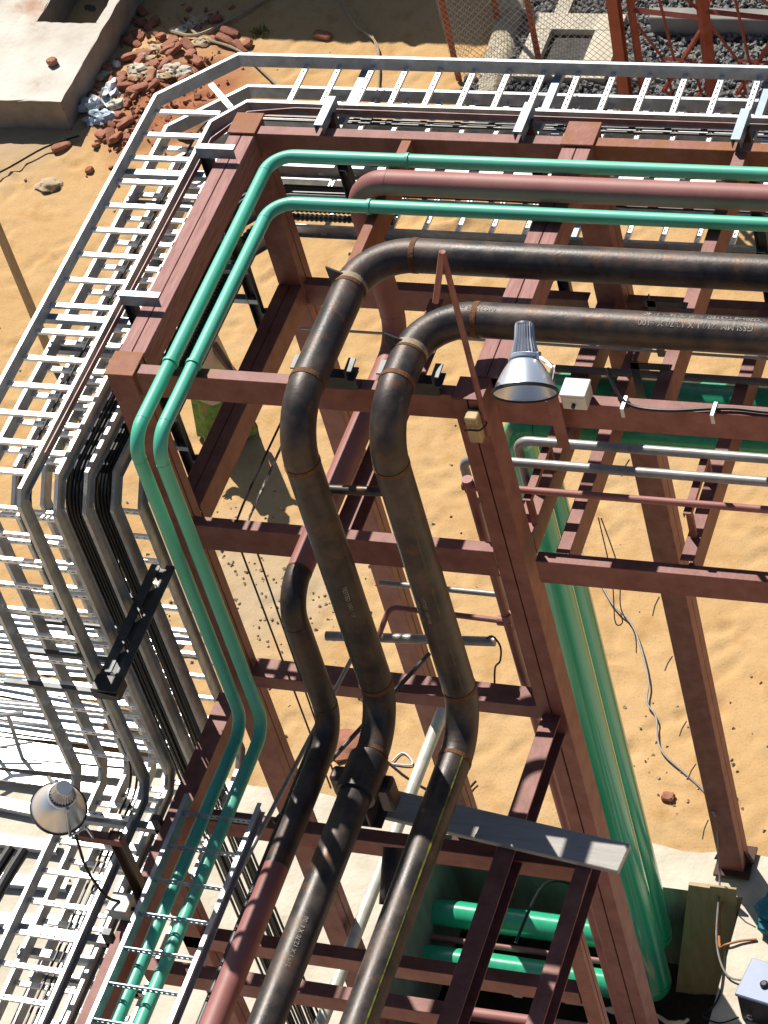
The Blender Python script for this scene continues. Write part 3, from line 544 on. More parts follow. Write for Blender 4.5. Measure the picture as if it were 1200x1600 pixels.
def web_rung(W):
    mb = MB(); mb.box(-W / 2, W / 2, -0.02, -0.012, 0.018, 0.022); mb.box(-W / 2, W / 2, -0.02, -0.016, -0.022, -0.008); mb.box(-W / 2, W / 2, -0.02, -0.016, 0.006, 0.018)
    n = 13
    for i in range(n + 1):
        x = -W / 2 + W * i / n; mb.box(max(x - 0.010, -W / 2), min(x + 0.010, W / 2), -0.0195, -0.0165, -0.009, 0.007)
    me = mb.mesh('rung', (0, 0, 0), False); me.materials.append(M['strut']); return me  # darker zinc than the other rungs: their shade is in the colour
LAB = ['topmost galvanised cable ladder of the stack, empty, with open rungs', 'second cable ladder from the top of the stack, a few thin cables in it', 'third cable ladder down, carrying a flat black cable bundle', 'fourth cable ladder down, with its own black cable bundle', 'lowest cable ladder of the stack, holding ribbed black hoses']
LD = [ladder(k, LAB[k - 1]) for k in range(1, 6)]
def cables(i, offs, r, label, cat='cable bundle', xend=3.4, jit=0.006, low=True):
    _, z, yv, zl, c = LD[i]; t = thing('cable_bundle', label, cat, (XI, YI, z))
    for k, (o, h) in enumerate(offs):
        x = XI - o; y = YI + o; zt = z - 0.018 + r + h; yb = yv + 0.018 - r - h; zz = zl - 0.018 + r + h
        P = [(xend, y, zt), (0.6, y + random.uniform(-jit, jit) * 3, zt), (-1.0, y + random.uniform(-jit, jit) * 3, zt), (x, y, zt), (x + random.uniform(-jit, jit), -1.1, zt), (x, yb, zt), (x + random.uniform(-jit, jit), yb, zl + 1.5)] + ([(x, yb, zz), (x, -7.2, zz)] if i < 2 else [(x + random.uniform(-0.04, 0.04), yb + random.uniform(-0.03, 0.03), 0.03)])
        part('cable', MB().tube(arcpath(P, [0.5, 0.5, 0.25, 0.5, 0.28, 0.5, 0.2][:len(P) - 2], 7), r, 7), 'cable', t)
cables(1, [(0.20, 0), (0.235, 0), (0.28, 0.004)], 0.009, 'three thin black cables in the second ladder of the stack')
cables(2, [(0.028 + 0.0125 * i, 0.013 * (i % 2)) for i in range(10)], 0.0105, 'flat bundle of black cables strapped in the third ladder of the stack')
cables(3, [(0.028 + 0.0125 * i, 0.013 * (i % 2)) for i in range(10)], 0.0105, 'flat bundle of black cables strapped in the fourth ladder of the stack')
t = thing('corrugated_hose', 'pair of ribbed black hoses lying in the lowest cable ladder', 'hose', (XI, YI, LD[4][1]))
for o in (0.10, 0.19):
    z = LD[4][1] + 0.025; P = arcpath([(-1.62, YI + o, z), (XI - o + 0.02, YI + o, z), (XI - o + 0.02, LD[4][2] + 0.25, z)], [0.3], 8)
    Q_ = []; 
    for a, b in zip(P[:-1], P[1:]):
        n = max(1, int((b - a).length / 0.018)); Q_ += [a.lerp(b, i / n) for i in range(n)]
    part('hose_length', MB().tube(Q_, [0.03 if i % 2 else 0.022 for i in range(len(Q_))], 10), 'cable', t)
# second ladder carrying the green pipes, lower right of the stack
def green_ladder():
    xa, xb, z = -2.04, -1.55, 5.42; t = thing('cable_ladder', 'cable ladder at the bottom with two thin green pipes showing under its rungs', 'cable ladder', (xa, -3.7, z)); H = 0.05
    for x, s in ((xa, -1), (xb, 1)):
        part('side_rail', MB().prism([(0, H), (s * 0.03, H), (s * 0.03, H - 0.004), (s * 0.004, H - 0.004), (s * 0.004, -H + 0.004), (s * 0.03, -H + 0.004), (s * 0.03, -H), (0, -H)][::-s], (x, -3.66, z), (x, -7.5, z), (1, 0, 0), (0, 0, 1)), 'galv', t, 0, False)
    y = -3.78; wr = web_rung(xb - xa)
    while y > -6.3:
        o = bpy.data.objects.new('rung', wr); COL.objects.link(o); o.parent = t; o.location = Vector(((xa + xb) / 2, y, z + 0.02)) - wbase(t); y -= 0.268
    return t
green_ladder()
# earthing strip beside the top ladder's inner rail
single('earthing_strip', MB().rail([(3.4, YI - 0.10, 7.94), (-2.02, YI - 0.075, 7.94), (-2.36, YI - 0.13, 7.94), (-2.53, YI - 0.42, 7.94), (-2.555, -3.0, 7.94)], [((0, -1, 0), (0, 0, 1)), ((0.16, -0.987, 0), (0, 0, 1)), ((0.87, -0.5, 0), (0, 0, 1)), ((1, 0, 0), (0, 0, 1))], [(0, -0.02), (0.006, -0.02), (0.006, 0.02), (0, 0.02)]), 'tape', 'flat reddish earthing strip following the inner rail of the topmost ladder', 'earthing strip')
# ladder brackets hung from the rack
def strutp(w_=0.082, d=0.05, t=0.005): return [(0, 0), (w_, 0), (w_, -d), (w_ - t, -d), (w_ - t, -t), (t, -t), (t, -d), (0, -d)]
def bracket_y(y, label, zlow=6.3):
    t = thing('ladder_bracket', label, 'bracket', (X0, y, 8.0), 'brackets hanging the cable ladders'); zt = 8.01
    part('top_arm', MB().prism([(0, 0.085), (0.05, 0.085), (0.05, 0.08), (0.005, 0.08), (0.005, 0.0), (0, 0.0)], (X0 + 0.13, y, zt), (-2.51, y, zt), (0, 1, 0), (0, 0, 1)), 'strut', t, 0, False)
    part('hanger', MB().prism(strutp(), (-2.50, y + 0.05, zt + 0.02), (-2.50, y + 0.05, zlow), (1, 0, 0), (0, 1, 0)), 'darkstrut', t, 0, False)
    for k in range(5):
        z = LD[k][1] - 0.06; part('arm', MB().prism(strutp(0.055, 0.04), (-2.42, y + 0.0, z), (-3.2, y + 0.0, z), (0, 1, 0), (0, 0, 1)), 'strut', t, 0, False)
    part('tie_stub', MB().box(-2.42, -2.30, y, y + 0.06, 6.50, 6.58), 'darkstrut', t, 0, False)
bracket_y(-0.29, 'blue grey steel bracket on the rear end of the left top beam'); bracket_y(-1.73, 'blue grey steel bracket near the front end of the left top beam')
def bracket_x(x, label, zlow=6.35):
    t = thing('ladder_bracket', label, 'bracket', (x, 0.1, 8.0), 'brackets hanging the cable ladders'); zt = 8.01
    part('top_arm', MB().prism(strutp(0.06, 0.075), (x, 0.0, zt + 0.075), (x, 0.30, zt + 0.075), (1, 0, 0), (0, 0, 1)), 'strut', t, 0, False)
    part('hanger', MB().prism(strutp(), (x, 0.20, zt + 0.02), (x, 0.20, zlow), (1, 0, 0), (0, 1, 0)), 'darkstrut', t, 0, False)
    for k in range(5):
        z = LD[k][1] - 0.06; part('arm', MB().prism(strutp(0.055, 0.04), (x, 0.15, z), (x, 0.97, z), (1, 0, 0), (0, 0, 1)), 'strut', t, 0, False)
bracket_x(-1.75, 'blue grey bracket on the rear top beam nearest its left corner'); bracket_x(-0.35, 'blue grey bracket on the rear top beam left of the orange capped column'); bracket_x(1.10, 'blue grey bracket on the rear top beam at the right edge'); 
# cantilever bracket for the upright ladders
t = thing('cantilever_bracket', 'black truss bracket with triangular gaps reaching out in front of the left column', 'bracket', (-2.36, YF, 6.2))
xq = -2.42
ang = [(0, 0), (0.07, 0), (0.07, -0.008), (0.008, -0.008), (0.008, -0.07), (0, -0.07)]
part('chord', MB().prism(ang, (xq - 0.01, YF - 0.1, 6.30), (xq - 0.01, -3.52, 6.30), (1, 0, 0), (0, 0, 1)), 'darkstrut', t, 0, False)
part('chord', MB().prism(ang, (xq - 0.12, YF - 0.1, 6.30), (xq - 0.12, -3.52, 6.30), (1, 0, 0), (0, 0, 1)), 'darkstrut', t, 0, False)
for i in range(4):
    y0 = YF - 0.13 - i * 0.27
    part('gusset', MB().add([(xq - 0.115, y0, 6.292), (xq + 0.05, y0, 6.292), (xq + 0.05, y0 - 0.19, 6.292), (xq - 0.115, y0, 6.28), (xq + 0.05, y0, 6.28), (xq + 0.05, y0 - 0.19, 6.28)], [(0, 1, 2), (5, 4, 3), (0, 3, 4, 1), (1, 4, 5, 2), (2, 5, 3, 0)]), 'dark', t, 0, False)
    part('gusset', MB().add([(xq + 0.05, y0 - 0.10, 6.288), (xq + 0.05, y0 - 0.28, 6.288), (xq - 0.115, y0 - 0.26, 6.288), (xq + 0.05, y0 - 0.10, 6.277), (xq + 0.05, y0 - 0.28, 6.277), (xq - 0.115, y0 - 0.26, 6.277)], [(0, 1, 2), (5, 4, 3), (0, 3, 4, 1), (1, 4, 5, 2), (2, 5, 3, 0)]), 'dark', t, 0, False)
    part('arm', MB().box(-3.2, xq + 0.02, y0 - 0.25, y0 - 0.215, 6.24, 6.27), 'darkstrut', t, 0, False)
part('end_plate', MB().box(xq - 0.13, xq + 0.06, -3.53, -3.40, 6.22, 6.31), 'dark', t, 0, False)
# arms carrying the lower ladders from the left lower beam
for y, lb in ((-3.62, 'galvanised arm pair under the lower ladders, beside the lower floodlight'), (-4.55, 'galvanised arm under the lower ladders just past the white box'), (-5.35, 'galvanised arm under the lower ladders at the bottom edge')):
    t = thing('support_bracket', lb, 'bracket', (X0, y, 4.9), 'arms carrying the lower ladders')
    for k in range(3):
        z = LD[k][3] - 0.06; part('arm', MB().prism(strutp(0.06, 0.045), (X0 + 0.06, y, z), (-3.22, y, z), (0, 1, 0), (0, 0, 1)), 'galv', t, 0, False)
    part('post', MB().box(X0 - 0.10, X0 - 0.04, y, y + 0.05, 4.3, 5.05), 'darkstrut', t, 0, False)

# ------------------------------------------------------------------ floodlights, boxes, cable
def floodlight(rim, d, label, R=0.19, can=0.18):
    d = Vector(d).normalized(); rim = Vector(rim); t = thing('floodlight', label, 'floodlight', rim)
    prof = []
    for i in range(15):
        f = i / 14; prof.append((0.062 + (R - 0.062) * (f ** 0.66), -0.205 * (1 - f)))
    part('reflector', MB().lathe(prof + [(R - 0.004, 0.0)] + [(max(r - 0.004, 0.01), h) for r, h in prof[::-1]], rim, d, 48), 'alu', t, ang=60)
    part('rim', MB().lathe([(R + 0.006, -0.010), (R + 0.006, 0.006), (R - 0.006, 0.008), (R - 0.006, -0.008), (R + 0.006, -0.010)], rim, d, 48), 'dark', t)
    part('lamp', MB().lathe([(0.001, -0.06), (0.025, -0.07), (0.035, -0.11), (0.03, -0.16), (0.02, -0.20)], rim, d, 16), 'box', t)
    fin = lambda k: 1.0 if k % 2 else 0.86
    part('housing', MB().lathe([(0.001, -0.235 - can), (0.052, -0.235 - can), (0.056, -0.225 - can), (0.060, -0.245 - can * 0.45), (0.080, -0.25), (0.085, -0.215), (0.06, -0.20)], rim, d, 48, fin), 'alucan', t, ang=20)
    part('housing_cap', MB().lathe([(0.001, -0.2405 - can), (0.05, -0.2405 - can), (0.052, -0.228 - can)], rim, d, 32), 'alucan', t)
    part('collar', MB().lathe([(0.085, -0.225), (0.092, -0.22), (0.092, -0.200), (0.066, -0.195)], rim, d, 40), 'alu', t)
    s = d.cross(Vector((0.3, 0.6, -0.7))).normalized()
    for q in (-1, 1): part('clip', MB().obox(rim - d * 0.205 + s * q * 0.10, [d, s, d.cross(s)], (0.022, 0.012, 0.012)), 'alucan', t, 0.003, False)
    return t, d, s
def cam2w(v): return Vector([_R[0][i] * v[0] + _R[1][i] * v[1] + _R[2][i] * v[2] for i in range(3)])

L1 = Vector((0.53, -2.62, 8.38)); t, d, s = floodlight(L1, (0.163, -0.856, -0.489), 'bell shaped aluminium floodlight clamped on the front top beam beside the column')
yk = MB(); yk.tube([L1 - d * 0.19 + s * 0.11, L1 - d * 0.12 + s * 0.20, Vector((0.585, -2.38, 8.22))], 0.012, 6); yk.tube([L1 - d * 0.19 - s * 0.11, L1 - d * 0.26 - s * 0.05 + Vector((0, 0, -0.12)), Vector((0.585, -2.38, 8.28))], 0.012, 6); part('yoke', yk, 'alucan', t)
bk = thing('lamp_bracket', 'red brown steel channel bracket holding the upper floodlight on the beam', 'bracket', (0.58, -2.36, 7.7))
part('post', MB().prism([(0, 0), (0.075, 0), (0.075, 0.006), (0.006, 0.006), (0.006, 0.05), (0, 0.05)], (0.55, -2.40, 7.70), (0.55, -2.40, 8.30), (1, 0, 0), (0, 1, 0)), 'red', bk, 0, False)
jb = MB().box(0.62, 0.77, -2.36, -2.22, 7.995, 8.10)
t = thing('junction_box', 'white junction box on the front top beam right of the floodlight', 'junction box', (0.695, -2.29, 7.995))
part('box_body', jb, 'box', t, 0.006, False); part('box_lid', MB().box(0.616, 0.774, -2.364, -2.216, 8.10, 8.118), 'box', t, 0.004, False); part('gland', MB().tube([(0.695, -2.36, 8.04), (0.695, -2.385, 8.04)], 0.012, 12), 'dark', t)
t = thing('power_cable', 'black cable with pale tip clipped along the front top beam right of the white box', 'cable', (0.95, -2.2, 8.0))
part('sheath', MB().tube(smoothpath([(0.85, -2.12, 8.12), (0.90, -2.20, 8.06), (1.01, -2.30, 8.01), (1.25, -2.32, 8.004), (1.6, -2.27, 8.004), (2.0, -2.28, 8.004), (3.5, -2.27, 8.004)]), 0.011, 8), 'cable', t)
for x in (0.98, 1.52):
    part('cable_clip', MB().box(x - 0.012, x + 0.012, -2.345, -2.24, 7.992, 8.022).box(x - 0.012, x + 0.012, -2.352, -2.34, 7.95, 8.022), 'alucan', t, 0.002, False)
L2 = Vector((-2.66, -4.17, 5.86)); t, d, s = floodlight(L2, (-0.451, 0.112, -0.881), 'bell shaped aluminium floodlight over the lower ladders at the left, seen from behind', 0.18, 0.10)
yk = MB(); yk.tube([L2 - d * 0.17 + s * 0.10, L2 - d * 0.02 + s * 0.21, L2 - d * 0.22 + s * 0.2 + Vector((0.1, -0.02, 0)), (-2.47, -4.2, 5.62)], 0.012, 6); yk.tube([L2 - d * 0.17 - s * 0.10, L2 - d * 0.05 - s * 0.21, (-2.50, -4.2, 5.60)], 0.012, 6); part('yoke', yk, 'alucan', t)
t = thing('lamp_bracket', 'brown channel post and arm standing on the left lower beam, carrying the lower floodlight', 'bracket', (-2.31, -4.19, 5.0))
part('post', MB().prism(strutp(0.085, 0.06), (-2.35, -4.16, 5.0), (-2.35, -4.16, 5.68), (1, 0, 0), (0, 1, 0)), mat('brown_zinc_steel', (0.16, 0.12, 0.09), (0.11, 0.08, 0.06), 8, 0.55, 0.3), t, 0, False)
part('arm', MB().box(-2.56, -2.262, -4.225, -4.165, 5.60, 5.66), 'red', t, 0, False)
single('lamp_cable', MB().tube(smoothpath([(-2.60, -4.2, 5.9), (-2.58, -4.22, 5.68), (-2.55, -4.3, 5.42), (-2.46, -4.35, 5.2), (-2.39, -4.33, 5.12)]), 0.010, 6), 'cable', 'dark cable drooping from the lower floodlight to the white box below', 'cable')
t = thing('junction_box', 'white junction box on the left lower beam below the floodlight', 'junction box', (-2.38, -4.33, 5.0))
part('box_body', MB().box(-2.46, -2.32, -4.40, -4.26, 5.004, 5.10), 'box', t, 0.008, False); part('box_lid', MB().box(-2.464, -2.316, -4.404, -4.256, 5.10, 5.118), 'box', t, 0.004, False); part('gland', MB().tube([(-2.32, -4.33, 5.05), (-2.285, -4.33, 5.05)], 0.014, 10), 'dark', t)
# ropes and hanging wires
single('rope', MB().tube([(-1.62, -1.2, 6.95), (-1.83, -2.28, 6.59)], 0.009, 6), 'rope', 'pale and dark striped rope slanting above the person shadow', 'rope')
single('hanging_wire', MB().tube(smoothpath([(-1.66, -1.2, 7.0), (-1.84, -2.0, 6.72), (-1.90, -2.28, 6.60)]), 0.008, 6), 'cable', 'dark wire slanting just left of the striped rope', 'wire')
for x0, x1, lb in ((-1.915, -1.895, 'left of two thin dark wires hanging from the middle front beam'), (-1.795, -1.83, 'right of two thin dark wires hanging from the middle front beam')):
    single('hanging_wire', MB().tube([(x0, -2.30, 6.58), (x1, -2.30, 3.8)], 0.007, 6), 'cable', lb, 'wire', group='hanging wires')

# ------------------------------------------------------------------ things in and round the pit
t = thing('plywood_board', 'stained plywood board leaning against the pit wall at lower right', 'board', (-0.1, -0.36, -1.2))
n_ = Vector((0, -0.97, 0.2)).normalized(); a_ = Vector((-0.155, 0.0, -1)).normalized()
part('board', MB().add([(-0.215, -0.28, 0.20), (0.19, -0.28, 0.20), (0.06, -0.50, -1.15), (-0.47, -0.50, -1.15), (-0.215, -0.262, 0.20), (0.19, -0.262, 0.20), (0.06, -0.482, -1.15), (-0.47, -0.482, -1.15)], [(0, 3, 2, 1), (4, 5, 6, 7), (0, 1, 5, 4), (1, 2, 6, 5), (2, 3, 7, 6), (3, 0, 4, 7)]), 'ply', t, 0, False)
part('batten', MB().obox((-0.12, -0.29, 0.195), [(1, 0, -0.04), (0, 1, 0), (0, 0, 1)], (0.09, 0.012, 0.010)), 'wood', t, 0.002, False)
def blob(c, r, amp, fr, seed, sub=3, sq=(1, 1, 1)):
    mb = MB(); n = 18; m = 10
    for j in range(m + 1):
        for i in range(n):
            th = 2 * math.pi * i / n; ph = math.pi * j / m; v = Vector((math.sin(ph) * math.cos(th), math.sin(ph) * math.sin(th), math.cos(ph)))
            k = r * (1 + amp * (noise.noise(v * fr + Vector((seed, seed * 2.3, 0))) + 0.5 * noise.noise(v * fr * 2.7 + Vector((0, seed, 5))))); mb.v.append((c[0] + v.x * k * sq[0], c[1] + v.y * k * sq[1], c[2] + v.z * k * sq[2]))
    mb.f = [(j * n + i, j * n + (i + 1) % n, (j + 1) * n + (i + 1) % n, (j + 1) * n + i) for j in range(m) for i in range(n)]; return mb
single('teal_cloth', blob((0.53, -0.42, 0.13), 0.17, 0.45, 2.6, 3.0, sq=(0.8, 1.2, 0.8)), 'teal', 'crumpled teal cloth at the right edge by the pit', 'cloth')
t = thing('welding_set', 'blue grey topped electrical box with a pink red emblem at the lower right corner', 'electrical box', (0.675, -1.243, 0.0))
X_, Y_ = Vector((0.985, -0.17, 0)), Vector((0.17, 0.985, 0))
def rb(cx_, cy_, cz_, hx, hy, hz): return MB().obox(Vector((0.675, -1.243, 0)) + X_ * cx_ + Y_ * cy_ + Vector((0, 0, cz_)), [X_, Y_, (0, 0, 1)], (hx, hy, hz))
part('case', rb(0, 0, 0.17, 0.185, 0.175, 0.17), 'dark', t, 0.01, False); part('lid', rb(0, 0, 0.36, 0.195, 0.185, 0.018), 'lid', t, 0.008, False)
e = MB(); e.tube([Vector((0.675, -1.243, 0.379)) + X_ * 0.06 + Y_ * 0.07, Vector((0.675, -1.243, 0.383)) + X_ * 0.06 + Y_ * 0.07], 0.055, 24); e.tube([Vector((0.675, -1.243, 0.379)) + X_ * 0.15 + Y_ * 0.02, Vector((0.675, -1.243, 0.382)) + X_ * 0.15 + Y_ * 0.02], 0.045, 20); part('emblem', e, 'pink', t)
part('knob', MB().lathe([(0.034, 0), (0.034, 0.02), (0.02, 0.03), (0.001, 0.03)], Vector((0.675, -1.243, 0.378)) - X_ * 0.0 - Y_ * 0.03, (0, 0, 1), 20), 'dark', t)
hk = MB(); hc = Vector((0.675, -1.243, 0.10)) - X_ * 0.09 - Y_ * 0.19
hk.tube([hc + X_ * 0.03 * math.cos(a * 0.35) + Vector((0, 0, 0.03 * math.sin(a * 0.35))) for a in range(3, 16)], 0.006, 6); part('hook', hk, 'alucan', t)
single('orange_cable', MB().tube(smoothpath([(0.42, -0.62, 0.02), (0.30, -0.66, 0.03), (0.18, -0.72, 0.03), (0.12, -0.70, -0.05), (0.05, -0.5, -0.15), (0.05, -0.34, 0.02), (0.13, -0.22, 0.03)]), 0.011, 7), 'orange', 'orange cable looping over the plywood board from the teal cloth', 'cable')
single('hose', MB().tube(smoothpath([(0.03, 0.05, 0.9), (0.0, -0.05, 0.3), (0.02, -0.2, 0.12), (0.10, -0.7, 0.04), (0.25, -1.0, 0.03), (0.42, -1.05, 0.05)]), 0.009, 7), 'wire', 'grey cable hanging beside the right column base down to the electrical box', 'cable')
single('black_lead', MB().tube(smoothpath([(0.18, -0.75, 0.03), (0.24, -1.15, 0.02), (0.20, -1.35, 0.02), (0.15, -1.42, 0.02), (0.3, -1.46, 0.02), (0.45, -1.4, 0.05)]), 0.008, 6), 'cable', 'thin black lead lying on the concrete before the electrical box', 'cable')
single('rag_heap', blob((-0.50, -1.35, -1.05), 0.22, 0.6, 2.0, 8, sq=(1.3, 0.9, 0.5)), mat('dirty_olive_cloth', (0.10, 0.08, 0.045), (0.05, 0.045, 0.03), 9, 0.9), 'dirty olive cloth heap at the bottom of the pit', 'cloth')
single('orange_container', blob((-0.42, -1.62, -0.98), 0.10, 0.15, 2.0, 4, sq=(1, 1.1, 0.7)), mat('yellow_orange_plastic', (0.50, 0.26, 0.05), None, rough=0.5), 'small orange yellow object at the pit bottom edge', 'container')
single('white_bottle', MB().lathe([(0.001, 0), (0.03, 0), (0.03, 0.16), (0.012, 0.2), (0.012, 0.22), (0.001, 0.22)], (-0.62, -0.95, -1.02), (0.95, -0.2, 0.1), 14), 'bag', 'small white bottle lying in the dark pit', 'bottle')
single('black_lead', MB().tube(smoothpath([(-1.62, -0.9, -0.1), (-1.5, -0.35, 0.0), (-1.3, -0.12, -0.35), (-1.22, -0.1, -0.9)]), 0.014, 7), 'cable', 'black cable curving down the pit rear wall behind the plank', 'cable')

# ------------------------------------------------------------------ lower left: steel strips, trestle, hoses
for i in range(22):
    y = 1.95 - i * 0.068 + random.uniform(-0.02, 0.02); x1 = -6.0 + random.uniform(-0.3, 0.5); a = random.uniform(-0.05, 0.05) + (0.03 if i % 3 else -0.02)
    single('steel_strip', MB().obox((x1 - 1.3, y, 0.05 + 0.02 * (i % 4)), [(math.cos(a), math.sin(a), 0), (-math.sin(a), math.cos(a), 0), (0, 0.05, 1)], (1.35, 0.032, 0.004)).obox((x1 - 1.3, y + 0.03, 0.07 + 0.02 * (i % 4)), [(math.cos(a), math.sin(a), 0), (-math.sin(a), math.cos(a), 0), (0, 0, 1)], (1.35, 0.003, 0.02)), 'steelstrip', 'bright new galvanised strip in the pile on the sand at the left edge', 'steel strip', group='galvanised strips piled at the left', smooth=False)
for i in range(5):
    y = 0.52 - i * 0.13; a = random.uniform(-0.03, 0.06); x1 = -5.6 + random.uniform(-0.5, 0.4)
    single('steel_strip', MB().obox((x1 - 1.6, y, 0.05 + 0.01 * i), [(math.cos(a), math.sin(a), 0), (-math.sin(a), math.cos(a), 0), (0, 0, 1)], (1.6, 0.05, 0.005)), 'steelstrip', 'bright new galvanised strip in the pile on the sand at the left edge', 'steel strip', group='galvanised strips piled at the left', smooth=False)
t = thing('trestle', 'small grey steel trestle frame standing on pale concrete at the left edge', 'trestle', (-6.85, 0.2, 0))
for p, q in (((-7.02, 0.30, 0.55), (-6.98, 0.16, 0.0)), ((-6.80, 0.36, 0.55), (-6.74, 0.2, 0.0)), ((-7.3, 0.05, 0.3), (-7.3, 0.0, 0))): part('leg', MB().tube([p, q], 0.02, 8), 'greypipe', t)
part('top_bar', MB().tube([(-7.02, 0.30, 0.55), (-6.80, 0.36, 0.55), (-6.66, 0.40, 0.55)], 0.022, 8), 'greypipe', t); part('top_bar', MB().tube([(-7.02, 0.30, 0.55), (-7.35, -0.1, 0.5)], 0.02, 8), 'greypipe', t); part('cross_bar', MB().tube([(-7.05, 0.2, 0.2), (-6.62, 0.3, 0.25)], 0.012, 8), 'greypipe', t)
for i, (x, y, z, ln, lb) in enumerate(((-6.95, -0.3, 0.03, 1.1, 'galvanised channel length nearest the trestle on the concrete'), (-6.7, -0.75, 0.03, 1.4, 'galvanised channel length lying just in front of the trestle'), (-6.35, -1.2, 0.03, 1.2, 'perforated channel length lying left of the lower floodlight'), (-6.2, -1.65, 0.03, 1.5, 'galvanised channel length lying beneath the lower floodlight'))):
    single('channel_length', MB().prism(strutp(0.12, 0.06), (x - ln / 2, y, z + 0.06), (x + ln / 2, y + 0.08 * (i - 1), z + 0.06), (0, 1, 0), (0, 0, 1)), 'galv', lb, 'steel channel', group='channel lengths on the concrete', smooth=False)
for i, (o, lb) in enumerate(((0.0, 'thick black hose running down the left edge past the floodlight'), (0.10, 'thick black hose beside the pale plank at the lower left'))):
    single('black_hose', MB().tube(smoothpath([(-3.30 - o, -3.95, 4.98), (-3.34 - o, -4.3, 4.98), (-3.36 - o, -5.2, 5.02), (-3.36 - o, -7.0, 5.0)]), 0.04, 10), 'cable', lb, 'hose')
single('pole', MB().tube([(-8.55, 5.35, 0), (-8.62, 5.42, 2.3)], [0.05, 0.045], 12), 'pole', 'weathered round post standing in the sand at the left edge', 'post')

# ------------------------------------------------------------------ upper left: slab, bricks, bags
zt = 0.42
t = thing('foundation_slab', 'weathered white concrete foundation block with a square opening at the upper left', 'concrete block', (-11, 10, 0))
mb = MB(); sx0, sx1, sy0, sy1 = -15.5, -9.93, 9.17, 13.2; hx0, hx1, hy0 = -10.85, -10.06, 10.62
N_ = 60
def slab_patch(x0, x1, y0, y1):
    nx_ = max(2, int((x1 - x0) / 0.08)); ny_ = max(2, int((y1 - y0) / 0.08)); o = len(mb.v)
    for j in range(ny_ + 1):
        for i in range(nx_ + 1):
            x = x0 + (x1 - x0) * i / nx_; y = y0 + (y1 - y0) * j / ny_; e = 0.012 * noise.noise((x * 4, y * 4, 0)) + 0.008 * noise.noise((x * 13, y * 13, 2))
            mb.v.append((x + (0.02 * noise.noise((y * 5, 1, 0)) if abs(x - sx1) < 1e-6 else 0), y + (0.02 * noise.noise((x * 5, 7, 0)) if abs(y - sy0) < 1e-6 else 0), zt + e))
    mb.f.extend([(o + j * (nx_ + 1) + i, o + j * (nx_ + 1) + i + 1, o + (j + 1) * (nx_ + 1) + i + 1, o + (j + 1) * (nx_ + 1) + i) for j in range(ny_) for i in range(nx_)])
slab_patch(sx0, sx1, sy0, hy0); slab_patch(sx0, hx0, hy0, sy1); slab_patch(hx1, sx1, hy0, sy1)
part('slab_top', mb, 'slab', t)
sd_ = MB()
def rough_wall(p0, p1, z0, z1):
    n = 24; m = 5; o = len(sd_.v); p0 = Vector(p0); p1 = Vector(p1); nn = (p1 - p0).cross(Vector((0, 0, 1))).normalized()
    for j in range(m + 1):
        for i in range(n + 1):
            p = p0.lerp(p1, i / n); z = z0 + (z1 - z0) * j / m; q = p + nn * 0.025 * noise.noise((p.x * 4, p.y * 4, z * 6)); sd_.v.append((q.x, q.y, z))
    sd_.f.extend([(o + j * (n + 1) + i, o + j * (n + 1) + i + 1, o + (j + 1) * (n + 1) + i + 1, o + (j + 1) * (n + 1) + i) for j in range(m) for i in range(n)])
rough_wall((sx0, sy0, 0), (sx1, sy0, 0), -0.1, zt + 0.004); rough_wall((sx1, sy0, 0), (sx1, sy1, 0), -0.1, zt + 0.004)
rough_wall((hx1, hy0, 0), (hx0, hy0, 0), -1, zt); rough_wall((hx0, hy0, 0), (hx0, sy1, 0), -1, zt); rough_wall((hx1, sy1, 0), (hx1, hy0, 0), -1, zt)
part('slab_side', sd_, mat('shaded_concrete_side', (0.34, 0.30, 0.25), (0.24, 0.21, 0.18), 3, 0.9, bump=0.3, bscale=18), t)  # sides darker than the top: their shade is put into the colour
part('opening_floor', MB().add([(hx0, hy0, -0.02), (hx1, hy0, -0.02), (hx1, sy1, -0.02), (hx0, sy1, -0.02)], [(0, 1, 2, 3)]), mat('dark_green_floor', (0.05, 0.07, 0.045), (0.09, 0.10, 0.07), 6, 0.6), t)  # very dark floor colour makes the opening read dark

def brick_mesh(seed, broken=False):
    r = random.Random(seed); mb = MB(); n = 6; Lx, Ly, Lz = (0.115 if not broken else r.uniform(0.05, 0.085)), 0.055, 0.037
    k = 5
    def P(u, v, w_):   # rounded, chipped box
        p = Vector((u * Lx, v * Ly, w_ * Lz)); m_ = 0.0055 * (abs(u) > 0.99) * (abs(v) > 0.99) + 0.0055 * (abs(u) > 0.99) * (abs(w_) > 0.99) + 0.0055 * (abs(v) > 0.99) * (abs(w_) > 0.99)
        p -= Vector((math.copysign(m_, u), math.copysign(m_, v), math.copysign(m_, w_))); q = Vector((seed * 3.1, seed * 1.7, 0)); p += Vector((noise.noise(p * 22 + q), noise.noise(p * 22 + q + Vector((9, 0, 0))), noise.noise(p * 22 + q + Vector((0, 9, 0))))) * 0.006
        if broken and u > 0.5: p.x += 0.02 * noise.noise(Vector((v * 2, w_ * 2, seed)))
        return p
    for ax in range(3):
        for sgn in (-1, 1):
            o = len(mb.v)
            for i in range(k + 1):
                for j in range(k + 1):
                    a = -1 + 2 * i / k; b = -1 + 2 * j / k; c = [0, 0, 0]; c[ax] = sgn; c[(ax + 1) % 3] = a; c[(ax + 2) % 3] = b; mb.v.append(P(*c))
            mb.f += [(o + i * (k + 1) + j, o + (i + 1) * (k + 1) + j, o + (i + 1) * (k + 1) + j + 1, o + i * (k + 1) + j + 1)[::sgn] for i in range(k) for j in range(k)]
    me = mb.mesh('brick', (0, 0, 0), True, 40); me.materials.append(M['brick']); return me
BM = [brick_mesh(i + 1, i % 3 == 2) for i in range(9)]
